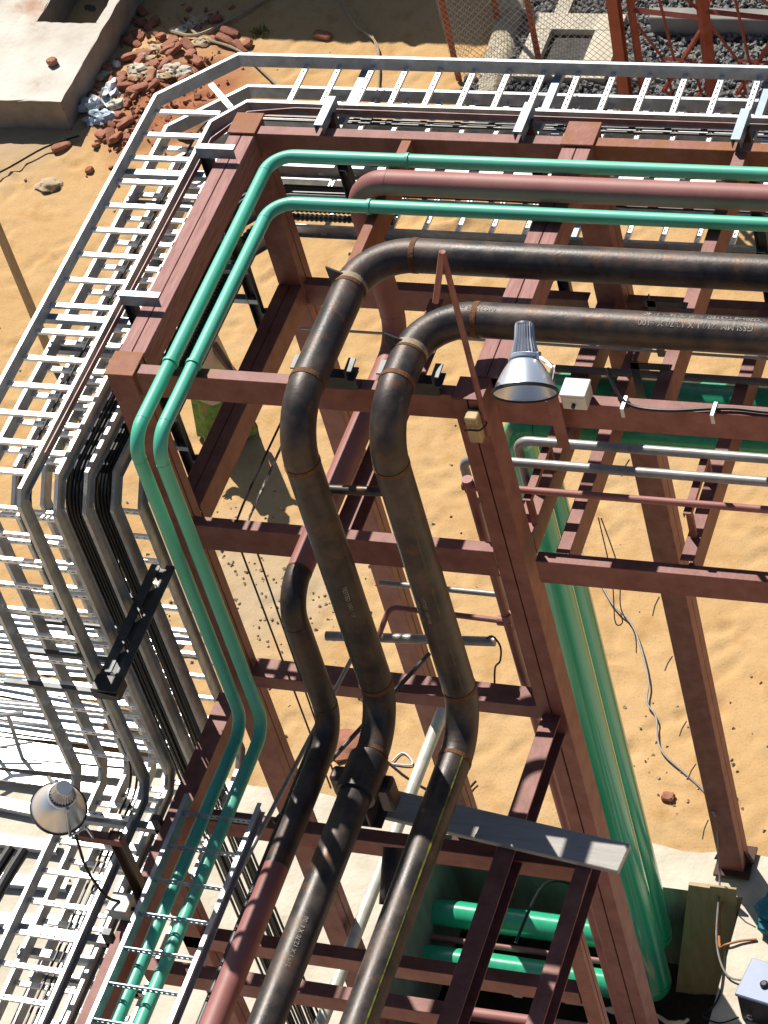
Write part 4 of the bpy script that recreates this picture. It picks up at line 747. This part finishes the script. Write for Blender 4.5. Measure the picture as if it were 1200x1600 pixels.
def brick(x, y, z, rz, tilt, label, group, i=None, sc=1.0):
    o = bpy.data.objects.new('brick', BM[random.randrange(9) if i is None else i]); COL.objects.link(o); o.location = (x, y, z); o.rotation_euler = (tilt[0], tilt[1], rz); o.scale = (sc,) * 3
    o['label'] = label; o['category'] = 'brick'
    if group: o['group'] = group
HEAP = [(-9.9, 11.39), (-9.64, 11.35), (-9.97, 11.23), (-9.77, 11.14), (-9.64, 11.12), (-9.78, 11.02), (-9.84, 10.85), (-9.75, 10.76), (-9.71, 10.89), (-9.82, 10.65), (-9.8, 10.9), (-9.4, 10.84), (-9.23, 10.81), (-9.12, 10.74), (-8.98, 10.68), (-9.21, 10.68), (-9.18, 10.56), (-9.16, 10.44), (-8.87, 10.49), (-8.92, 10.27), (-9.1, 10.14), (-9.43, 10.52), (-9.49, 10.5), (-9.65, 10.46), (-9.49, 10.31), (-9.54, 10.17), (-9.61, 10.08), (-9.51, 9.92), (-9.44, 10.01), (-9.31, 9.99), (-9.35, 9.8), (-9.74, 10.0), (-9.59, 9.93), (-9.84, 9.82), (-9.82, 9.7), (-9.86, 9.75), (-9.41, 9.39), (-9.36, 9.49), (-9.35, 9.32), (-9.49, 9.08), (-9.35, 9.03), (-9.21, 9.12), (-8.72, 10.83), (-8.56, 10.82), (-8.54, 10.95), (-8.46, 10.79), (-8.25, 10.77), (-8.33, 10.71), (-9.19, 10.02), (-9.1, 10.0), (-8.77, 10.39), (-9.09, 10.53), (-9.87, 10.23), (-8.8, 9.66), (-8.4, 9.04), (-9.24, 10.26), (-9.12, 10.29), (-9.53, 10.69), (-8.78, 10.04), (-9.27, 9.01), (-9.25, 9.27), (-9.63, 10.33), (-9.15, 9.88), (-9.28, 9.84)]
def hz(x, y): i = min(np.searchsorted(xs, x), nx - 1); j = min(np.searchsorted(ys, y), ny - 1); return float(GZ[j, i])
for x, y in [p for i, p in enumerate(HEAP) if i % 4 != 1]:
    brick(x, y, hz(x, y) + random.uniform(0.015, 0.045), random.uniform(0, 3.14), (random.uniform(-0.35, 0.35), random.uniform(-0.4, 0.4)), 'red clay brick tumbled in the heap between the concrete block and the ladders', 'bricks in the heap')
for k in range(12):
    x = random.gauss(-9.35, 0.32); y = random.gauss(10.1, 0.6)
    if x < -9.85: continue
    brick(x, y, hz(x, y) + 0.02, random.uniform(0, 3.14), (random.uniform(-0.4, 0.4), random.uniform(-0.4, 0.4)), 'red clay brick tumbled in the heap between the concrete block and the ladders', 'bricks in the heap', 2 + 3 * (k % 3), random.uniform(0.55, 0.85))
brick(-10.31, 9.84, zt + 0.045, 0.9, (0, 0.12), 'lone broken brick on top of the white concrete block', None, 2)
brick(-9.93, 8.86, hz(-9.93, 8.86) + 0.03, 0.7, (0, 0.05), 'lone red brick on the sand in front of the white concrete block', None, 0)
brick(-7.37, 10.99, hz(-7.37, 10.99) + 0.03, -0.25, (0.1, 0.05), 'lone red brick on the sand above the middle of the top ladder', None, 1)
brick(-8.83, 11.22, hz(-8.83, 11.22) + 0.03, 0.6, (0.1, 0.2), 'small lone brick piece on the sand by the crossed wires', None, 5)
brick(-0.66, 0.70, hz(-0.66, 0.7) + 0.02, -0.1, (0, 0), 'dark brick fragment on the sand left of the rear right column foot', None, 8, 0.8)
for k in range(16):
    x = random.gauss(-9.3, 0.28); y = random.gauss(10.15, 0.4)
    single('rubble_chunk', blob((x, y, hz(x, y) + 0.02), random.uniform(0.05, 0.11), 0.55, 1.9, k * 3.7, sq=(1.3, 0.9, 0.55)), 'pebble' if k % 2 else 'conc', 'dusty grey mortar chunk lying among the bricks of the heap', 'rubble piece', group='mortar chunks in the brick heap', ang=30)
mb = MB()
for k in range(380):     # crushed brick crumbs
    x = random.gauss(-9.1, 0.42); y = random.gauss(10.0, 0.65)
    if x < -9.9 and y > 9.1: continue
    r = random.uniform(0.008, 0.035); z = hz(x, y); a = [Vector((random.uniform(-1, 1), random.uniform(-1, 1), random.uniform(-0.6, 1))).normalized() * r for _ in range(4)]
    c = Vector((x, y, z + r * 0.3)); mb.obox(c, [a[0], a[1], a[0].cross(a[1])], (r, r * random.uniform(0.5, 1), r * 0.6))
struct('brick_rubble', mb, 'brick', False, 'stuff')
single('plastic_bag', blob((-9.66, 9.78, 0.06), 0.14, 0.75, 2.4, 2, sq=(0.8, 1.5, 0.65)), 'bag', 'crumpled white plastic bag among the bricks beside the block', 'plastic bag')
single('plastic_bag', blob((-9.80, 9.55, 0.08), 0.14, 0.7, 2.6, 6, sq=(1.0, 0.8, 0.6)), 'bag', 'white plastic bag tucked against the corner of the concrete block', 'plastic bag')
single('plastic_bag', blob((-9.60, 9.36, 0.05), 0.14, 0.7, 2.5, 9, sq=(1.4, 0.8, 0.5)), 'bluebag', 'pale blue plastic bag below the white ones', 'plastic bag')
single('plastic_bag', blob((-9.80, 10.33, 0.04), 0.05, 0.6, 2.5, 12), 'bag', 'tiny white plastic scrap high beside the concrete block', 'plastic scrap')
single('stone', blob((-9.81, 8.18, 0.02), 0.12, 0.5, 1.8, 5, sq=(1.2, 0.9, 0.45)), 'pebble', 'flat pale stone on the sand below the brick heap', 'stone', ang=60)
single('rock', blob((-3.67, 0.86, 0.02), 0.24, 0.5, 1.8, 15, sq=(1.3, 0.7, 0.35)), 'brick', 'reddish broken slab on the sand between the dark drops', 'rubble piece', ang=50)
single('twig', MB().tube(smoothpath([(-11.4, 7.9, 0.04), (-10.6, 8.25, 0.05), (-10.1, 8.78, 0.06), (-9.75, 9.02, 0.05)]), 0.012, 6), 'cable', 'dark wire bent across the sand by the lone brick at the left', 'wire')
for p, r, lb in (([(-9.38, 11.33, 0.03), (-8.9, 10.86, 0.07), (-8.36, 10.66, 0.05), (-7.9, 10.3, 0.04), (-7.3, 9.75, 0.04)], 0.018, 'pale stiff wire running from the shadow edge under the top ladder'),
                 ([(-9.30, 10.95, 0.06), (-8.93, 10.85, 0.09), (-8.6, 11.2, 0.07), (-8.2, 11.8, 0.05)], 0.022, 'thick pale rod crossing the stiff wire above the bricks'),
                 ([(-7.40, 11.68, 0.04), (-7.0, 11.15, 0.06), (-6.62, 10.80, 0.04), (-6.35, 10.0, 0.03)], 0.014, 'thin pale reed curving down towards the top ladder'),
                 ([(-7.15, 11.5, 0.04), (-6.75, 11.0, 0.05), (-6.5, 10.5, 0.03)], 0.010, 'second thinner reed lying beside the curved one')):
    single('wire', MB().tube(smoothpath(p), r, 6), 'pole', lb, 'wire')
mb = MB()
for k in range(26):
    c = Vector((-8.18 + random.gauss(0, 0.06), 11.02 + random.gauss(0, 0.05), 0.02)); a = random.uniform(0, 6.28); l = random.uniform(0.03, 0.08); d_ = Vector((math.cos(a) * 0.7, math.sin(a) * 0.7, 1)).normalized(); s_ = d_.orthogonal().normalized() * 0.012
    o_ = len(mb.v); mb.v += [tuple(c - s_ + Vector((0, 0, -0.01))), tuple(c + s_ + Vector((0, 0, -0.01))), tuple(c + d_ * l + s_ * 0.3), tuple(c + d_ * l - s_ * 0.3)]; mb.f.append((o_, o_ + 1, o_ + 2, o_ + 3)); mb.f += [(o_, o_ - 4, o_ - 3)] if o_ else []
single('weed', mb, 'leafy', 'small green weed on the sand right of the bricks', 'plant', smooth=False)
t = thing('shade_wall', 'plain site wall standing just beyond the top edge, shading the sand', 'wall', (-9.5, 13.4, 0))  # unseen wall, added for the shadow it throws across the sand
part('wall', MB().box(-16, -6.75, 13.3, 13.5, -0.1, 3.45), 'conc', t, 0.01, False); part('coping', MB().box(-16, -6.7, 13.25, 13.55, 3.46, 3.55), 'conc', t, 0.01, False)

# ------------------------------------------------------------------ upper right: fence, kerb, pad, ballast, lattice mast
mb = MB(); n = 40; 
for j in range(n + 1):
    y = 9.85 + (13.0 - 9.85) * j / n; xc = -5.02 - 0.10 * (y - 10)
    for i in range(8):
        u = i / 7; x = xc - 0.19 + 0.38 * u; z = 0.13 * (1 - abs(2 * u - 1) ** 4) + 0.035 * noise.noise((x * 7, y * 7, 0)); mb.v.append((x, y, z))
mb.f = [(j * 8 + i, j * 8 + i + 1, (j + 1) * 8 + i + 1, (j + 1) * 8 + i) for j in range(n) for i in range(7)]
single('concrete_kerb', mb, mat('yellowish_rough_concrete', (0.60, 0.53, 0.40), (0.36, 0.31, 0.23), 7, 0.9, bump=0.5, bscale=25), 'rough pale concrete strip beside the black ballast behind the fence', 'kerb')
t = thing('equipment_pad', 'pale concrete equipment pad with a square pit and pipe flange behind the fence', 'concrete pad', (-4.25, 10.8, 0))
mb = MB(); zz = 0.12
for b in ((-4.80, -3.72, 10.22, 10.52), (-4.80, -4.56, 10.53, 11.06), (-4.04, -3.72, 10.53, 11.06), (-4.80, -3.75, 11.07, 11.36)): mb.box(b[0], b[1], b[2], b[3], -0.4, zz)
part('pad_body', mb, 'conc', t, 0, False); part('pit_bottom', MB().box(-4.56, -4.04, 10.5, 11.08, -0.36, -0.33), mat('pit_grey', (0.13, 0.12, 0.10), (0.2, 0.18, 0.15), 5, 0.9), t, 0, False)
part('strut_beam', MB().box(-4.62, -4.45, 11.37, 12.9, -0.1, zz - 0.01), 'conc', t, 0, False)
part('pipe_flange', MB().lathe([(0.055, 0.0), (0.055, 0.09), (0.13, 0.09), (0.13, 0.05), (0.10, 0.03), (0.10, -0.2)], (-4.30, 10.85, -0.15), (0.1, -0.1, 1), 24), 'pebble', t); part('bore_disc', MB().lathe([(0.056, 0.085), (0.001, 0.084)], (-4.30, 10.85, -0.15), (0.1, -0.1, 1), 16), 'dark', t)  # dark disc stands in for the shade inside the flange bore
mb = MB()
def ballast(x0, x1, y0, y1, n, avoid):
    for k in range(n):
        x = random.uniform(x0, x1); y = random.uniform(y0, y1)
        if avoid(x, y): continue
        r = random.uniform(0.025, 0.055); a = Vector((random.uniform(-1, 1), random.uniform(-1, 1), random.uniform(-1, 1))).normalized(); b = a.orthogonal().normalized(); b.rotate(Matrix.Rotation(random.uniform(0, 6), 3, a)); c = a.cross(b); ctr = Vector((x, y, 0.03 + random.uniform(0, 0.05)))
        vs = [ctr + a * r * random.uniform(0.8, 1.2), ctr - a * r * random.uniform(0.8, 1.2)]; m = 5
        vs += [ctr + (b * math.cos(6.283 * i / m) + c * math.sin(6.283 * i / m)) * r * random.uniform(0.6, 1.0) + a * r * random.uniform(-0.3, 0.3) for i in range(m)]
        mb.add(vs, [(0, 2 + i, 2 + (i + 1) % m) for i in range(m)] + [(1, 2 + (i + 1) % m, 2 + i) for i in range(m)])
inpad = lambda x, y: (-4.82 < x < -3.70 and 10.2 < y < 11.38)
ballast(-5.0, -3.4, 9.75, 12.9, 2600, inpad); ballast(-3.6, 0.8, 8.9, 12.9, 7500, lambda x, y: inpad(x, y)); ballast(-5.35, -5.1, 9.8, 10.3, 60, lambda x, y: False)
struct('ballast', mb, 'stone', False, 'stuff')
gb = MB(); n = 30
for j in range(n + 1):
    for i in range(n + 1): x = -5.2 + 7 * i / n; y = 9.0 + 5 * j / n; gb.v.append((x, y, 0.035 + 0.02 * noise.noise((x * 2, y * 2, 0)) - (0.12 if (j == 0 or (i < 1)) else 0)))
gb.f = [(j * (n + 1) + i, j * (n + 1) + i + 1, (j + 1) * (n + 1) + i + 1, (j + 1) * (n + 1) + i) for j in range(n) for i in range(n)]
struct('ballast_bed', gb, mat('ballast_bed', (0.05, 0.05, 0.05), (0.10, 0.09, 0.08), 9, 0.9), True)
t = thing('chain_link_fence', 'chain link fence on red angle posts at the top of the picture', 'fence', (-4.6, 10.25, 0))
for x, y in ((-5.49, 10.25), (-4.49, 10.25), (-5.31, 11.26)): part('post', MB().prism([(0, 0), (0.07, 0), (0.07, 0.012), (0.012, 0.012), (0.012, 0.07), (0, 0.07)], (x, y, 0), (x + 0.04, y, 2.0), (1, 0, 0), (0, 1, 0)), 'redpost', t, 0, False)
mb = MB(); xa, xb, za, zb2 = -5.49, -3.18, 0.08, 1.95; st = 0.085
def links(org, ux, L):
    k = -int(2 / st)
    org = Vector(org); ux = Vector(ux)
    while k * st < L:
        for sgn in (1, -1):
            u0 = k * st; pts = []
            for q in (0, 1):
                pts.append((u0 + q * (zb2 - za), za + q * (zb2 - za)) if sgn > 0 else (u0 + (1 - q) * (zb2 - za), za + q * (zb2 - za)))
            (a0, b0), (a1, b1) = pts; dz = (b1 - b0) / (a1 - a0)
            lo, hi = max(0, min(a0, a1)), min(L, max(a0, a1))
            if hi - lo > 0.02:
                f = lambda a: org + ux * a + Vector((0, 0.003 * sgn, b0 + dz * (a - a0))); mb.tube([f(lo), f(hi)], 0.0026, 4, False)
        k += 1
links((xa, 10.24, 0), (1, 0, 0), xb - xa); links((-5.5, 10.26, 0), (0.18, 1, 0), 2.6)
part('mesh_panel', mb, 'fencewire', t, 0, True)
t = thing('lattice_mast', 'red painted lattice steel structure with crossed braces at the top right', 'lattice structure', (-2.2, 9.5, 0))
def bar(a, b, r, nm='brace', m='redpost'): 
    a = Vector(a); b = Vector(b); d_ = (b - a).normalized(); s_ = d_.orthogonal().normalized(); part(nm, MB().prism([(-r, -r), (r, -r), (r, r), (-r, r)], a, b, s_, d_.cross(s_)), m, t, 0, False)
part('leg', MB().prism(ibeam(0.13, 0.12), (-3.27, 9.45, 0), (-3.13, 9.5, 3.0), (1, 0, 0), (0, 1, 0)), 'redpost', t, 0, False)
bar((-3.04, 9.5, 0), (-2.93, 9.5, 3.0), 0.032, 'leg'); bar((-2.28, 9.5, 0), (-2.15, 9.5, 3.0), 0.05, 'leg'); bar((-1.42, 9.5, 0), (-1.35, 9.5, 3), 0.05, 'leg'); bar((-0.6, 9.5, 0), (-0.55, 9.5, 3), 0.05, 'leg')
for a, b in ((-3.0, -2.2), (-2.2, -1.38), (-1.38, -0.57)):
    bar((a, 9.5, 1.64), (b, 9.5, 1.55), 0.026); m_ = (a + b) / 2
    bar((a, 9.5, 1.55), (m_ - 0.13, 9.5, 1.0), 0.014); bar((b, 9.5, 1.5), (m_ - 0.2, 9.5, 0.55), 0.018); bar((m_ - 0.15, 9.48, 1.02), (m_ + 0.22, 9.48, 1.0), 0.016); bar((a, 9.52, 1.68), (b, 9.52, 2.6), 0.016); bar((b, 9.5, 1.6), (a, 9.5, 2.5), 0.018)
    bar((m_ - 0.07, 9.47, 2.2), (m_ + 0.0, 9.47, 1.0), 0.012); bar((m_ - 0.13, 9.5, 1.0), (m_ - 0.1, 9.5, 0.55), 0.012); bar((m_ + 0.2, 9.5, 1.0), (m_ + 0.22, 9.5, 0.55), 0.012); bar((m_ - 0.2, 9.5, 0.6), (m_ + 0.3, 9.5, 0.05), 0.012); bar((m_ + 0.25, 9.5, 0.6), (m_ - 0.25, 9.5, 0.05), 0.012)
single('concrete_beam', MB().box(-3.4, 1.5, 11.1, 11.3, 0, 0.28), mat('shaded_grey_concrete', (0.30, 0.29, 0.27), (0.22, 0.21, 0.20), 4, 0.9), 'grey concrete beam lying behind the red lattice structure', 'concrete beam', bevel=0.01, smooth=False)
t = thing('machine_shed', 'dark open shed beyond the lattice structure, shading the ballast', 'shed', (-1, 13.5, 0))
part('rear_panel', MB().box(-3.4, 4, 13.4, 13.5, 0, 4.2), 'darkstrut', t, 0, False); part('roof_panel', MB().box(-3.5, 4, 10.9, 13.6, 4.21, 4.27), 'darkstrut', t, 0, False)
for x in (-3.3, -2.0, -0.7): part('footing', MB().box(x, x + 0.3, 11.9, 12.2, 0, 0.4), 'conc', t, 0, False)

# ------------------------------------------------------------------ sand clutter, long wire, person
single('wire', MB().tube(smoothpath([(-2.33, 3.86, 0.03), (-2.2, 3.45, 0.03), (-1.95, 3.12, 0.03), (-1.69, 2.78, 0.03), (-1.5, 2.62, 0.03), (-1.33, 2.35, 0.03), (-1.15, 1.95, 0.03), (-1.10, 1.7, 0.03), (-0.98, 1.55, 0.03), (-0.85, 1.2, 0.03), (-0.55, 0.95, 0.03), (-0.30, 0.74, 0.03), (0.03, 0.2, 0.3), (0.02, -0.02, 0.9)]), 0.009, 7), 'wire', 'long kinked grey wire on the sand from the green pipes to the rear right column', 'wire')
single('wire_loop', MB().tube(smoothpath([(-3.22, 0.70, 0.03), (-3.04, 0.71, 0.03), (-3.08, 0.79, 0.03), (-3.17, 0.83, 0.03), (-3.23, 0.72, 0.035)]), 0.008, 6), 'bag', 'little white wire loop on the sand by the white pole', 'wire loop')
single('wire', MB().tube(smoothpath([(-3.6, 0.95, 0.02), (-3.0, 0.55, 0.02), (-2.55, 0.42, 0.03), (-2.4, 0.62, 0.03)]), 0.012, 6), 'cable', 'dark wire on the sand behind the white pole', 'wire')
single('hanging_wire', MB().tube(smoothpath([(-0.16, -0.45, 4.9), (-0.13, -0.42, 4.3), (-0.17, -0.45, 3.9), (-0.12, -0.42, 3.6), (-0.13, -0.45, 3.4)]), 0.005, 6), 'cable', 'tangled black wire hanging from the right side of the large green drop', 'wire')
single('hanging_wire', MB().tube(smoothpath([(-0.18, -0.45, 4.9), (-0.2, -0.42, 4.2), (-0.24, -0.45, 3.75), (-0.2, -0.42, 3.7), (-0.18, -0.45, 3.85)]), 0.005, 6), 'cable', 'black wire with a curl hanging between the large green drops', 'wire')
single('red_scrap', blob((-1.45, 1.55, 0.02), 0.05, 0.6, 2, 3, sq=(1, 0.7, 0.4)), 'redpost', 'tiny red scrap on the sand beside the long grey wire', 'scrap')
mb = MB()
for k in range(620):
    if k < 420: x = random.gauss(-5.2, 0.9); y = random.gauss(2.5, 0.8)
    elif k < 480: x = random.gauss(-0.6, 0.5); y = random.gauss(1.0, 0.5)
    else: x = random.uniform(-12, 2); y = random.uniform(0.4, 11.5)
    if y < 0.35: continue
    r = random.uniform(0.005, 0.016); a = Vector((random.uniform(-1, 1), random.uniform(-1, 1), random.uniform(-1, 1))).normalized(); b = a.orthogonal()
    mb.obox((x, y, hz(x, y) + r * 0.3), [a, b, a.cross(b)], (r, r * 0.8, r * 0.6))
struct('pebbles', mb, 'pebble', False, 'stuff')

pr = thing('person', 'person in a green patterned wrap bending over, seen in the gap below the left beams', 'person', (-6.27, 4.62, 0))
sk = [((0, 0, 0.86), 0.13), ((0, 0.02, 1.05), 0.125), ((0.02, -0.02, 1.24), 0.14), ((0.04, -0.06, 1.36), 0.06), ((0.06, -0.10, 1.44), 0.055), ((0.07, -0.12, 1.53), 0.095), ((0.075, -0.13, 1.60), 0.07),
      ((0.19, -0.03, 1.30), 0.055), ((0.33, -0.12, 1.08), 0.042), ((0.50, -0.22, 1.00), 0.032), ((0.56, -0.25, 0.98), 0.03),
      ((-0.15, -0.01, 1.30), 0.055), ((-0.25, -0.08, 1.05), 0.042), ((-0.2, -0.24, 0.88), 0.032), ((-0.18, -0.30, 0.85), 0.03),
      ((0.09, 0, 0.80), 0.085), ((0.10, -0.02, 0.44), 0.058), ((0.10, 0.02, 0.09), 0.042), ((0.11, -0.14, 0.04), 0.038),
      ((-0.09, 0, 0.80), 0.085), ((-0.10, -0.02, 0.44), 0.058), ((-0.10, 0.02, 0.09), 0.042), ((-0.11, -0.14, 0.04), 0.038)]
ed = [(0, 1), (1, 2), (2, 3), (3, 4), (4, 5), (5, 6), (2, 7), (7, 8), (8, 9), (9, 10), (2, 11), (11, 12), (12, 13), (13, 14), (0, 15), (15, 16), (16, 17), (17, 18), (0, 19), (19, 20), (20, 21), (21, 22)]
tips = []
for wi, sg in ((10, 1), (14, -1)):
    w0 = Vector(sk[wi][0]); dr = (w0 - Vector(sk[wi - 1][0])).normalized(); sd2 = dr.orthogonal().normalized()
    for q, ln in enumerate((0.075, 0.09, 0.095, 0.085, 0.065)):
        p0 = w0 + sd2 * (q - 2) * 0.017 + dr * (0.02 if q else 0.0); p1 = p0 + dr * ln * 0.55 + sd2 * (-0.03 if q == 0 else (q - 2) * 0.004); p2 = p1 + dr * ln * 0.4 + Vector((0, 0, -0.02))
        i0 = len(sk); sk += [(tuple(p0), 0.010), (tuple(p1), 0.009), (tuple(p2), 0.008)]; ed += [(wi, i0), (i0, i0 + 1), (i0 + 1, i0 + 2)]
me = bpy.data.meshes.new('body'); me.from_pydata([p for p, r in sk], ed, []); me.update()
bo = bpy.data.objects.new('body', me); COL.objects.link(bo); bo.parent = pr; sm = bo.modifiers.new('skin', 'SKIN')
for i, (p, r) in enumerate(sk): me.skin_vertices[0].data[i].radius = (r, r)
me.skin_vertices[0].data[0].use_root = True; sb = bo.modifiers.new('sub', 'SUBSURF'); sb.levels = 1; sb.render_levels = 1; me.materials.append(M['skin'])
B_ = Vector(pr.location)
mb = MB(); rows = 14; seg = 36
for j in range(rows + 1):
    f = j / rows; z = 1.30 - f * 1.24; r = 0.15 + 0.02 * math.sin(f * 3) + 0.15 * f ** 1.6
    for i in range(seg):
        th = 2 * math.pi * i / seg; k = 1 + (0.02 + 0.10 * f) * math.sin(th * 7 + f * 2) + 0.05 * f * math.sin(th * 3 + 1); mb.v.append((B_.x + math.cos(th) * r * k, B_.y + math.sin(th) * r * k * 0.85 - 0.02, z + 0.02 * math.sin(th * 5)))
mb.f = [(j * seg + i, j * seg + (i + 1) % seg, (j + 1) * seg + (i + 1) % seg, (j + 1) * seg + i) for j in range(rows) for i in range(seg)]
part('wrap_skirt', mb, 'saree', pr)
mb = MB()
for j in range(11):
    f = j / 10; z = 1.38 - f * 0.75
    for i in range(13):
        th = -1.9 + 3.2 * i / 12; r = 0.20 + 0.06 * f; mb.v.append((B_.x + 0.02 + math.cos(th) * r * 1.05, B_.y + math.sin(th) * r * 0.9, z + 0.03 * math.sin(th * 6)))
mb.f = [(j * 13 + i, j * 13 + i + 1, (j + 1) * 13 + i + 1, (j + 1) * 13 + i) for j in range(10) for i in range(12)]
part('shawl', mb, 'veil', pr)
hb = MB(); hc = B_ + Vector((0.07, -0.115, 1.565))
for j in range(9):
    ph = 1.9 * j / 8
    for i in range(20):
        th = 2 * math.pi * i / 20; hb.v.append((hc.x + 0.108 * math.sin(ph) * math.cos(th), hc.y + 0.012 + 0.115 * math.sin(ph) * math.sin(th), hc.z + 0.112 * math.cos(ph)))
hb.f = [(j * 20 + i, j * 20 + (i + 1) % 20, (j + 1) * 20 + (i + 1) % 20, (j + 1) * 20 + i) for j in range(8) for i in range(20)]
part('hair', hb, 'hair', pr)
fc = MB(); fd = Vector((0.15, -0.95, -0.1)).normalized()
fc.obox(hc + fd * 0.105 + Vector((0, 0, -0.035)), [(1, 0, 0), fd, (0, 0, 1)], (0.012, 0.018, 0.022)); part('nose', fc, 'skin', pr, 0.006)
for s_ in (-1, 1): part('eye', MB().lathe([(0.001, 0.012), (0.008, 0.009), (0.011, 0)], hc + fd * 0.085 + Vector((s_ * 0.035, 0, -0.01)), fd, 10), 'hair', pr)
part('mouth', MB().obox(hc + fd * 0.095 + Vector((0, 0, -0.075)), [(1, 0, 0), fd, (0, 0, 1)], (0.022, 0.006, 0.006)), 'redpost', pr)
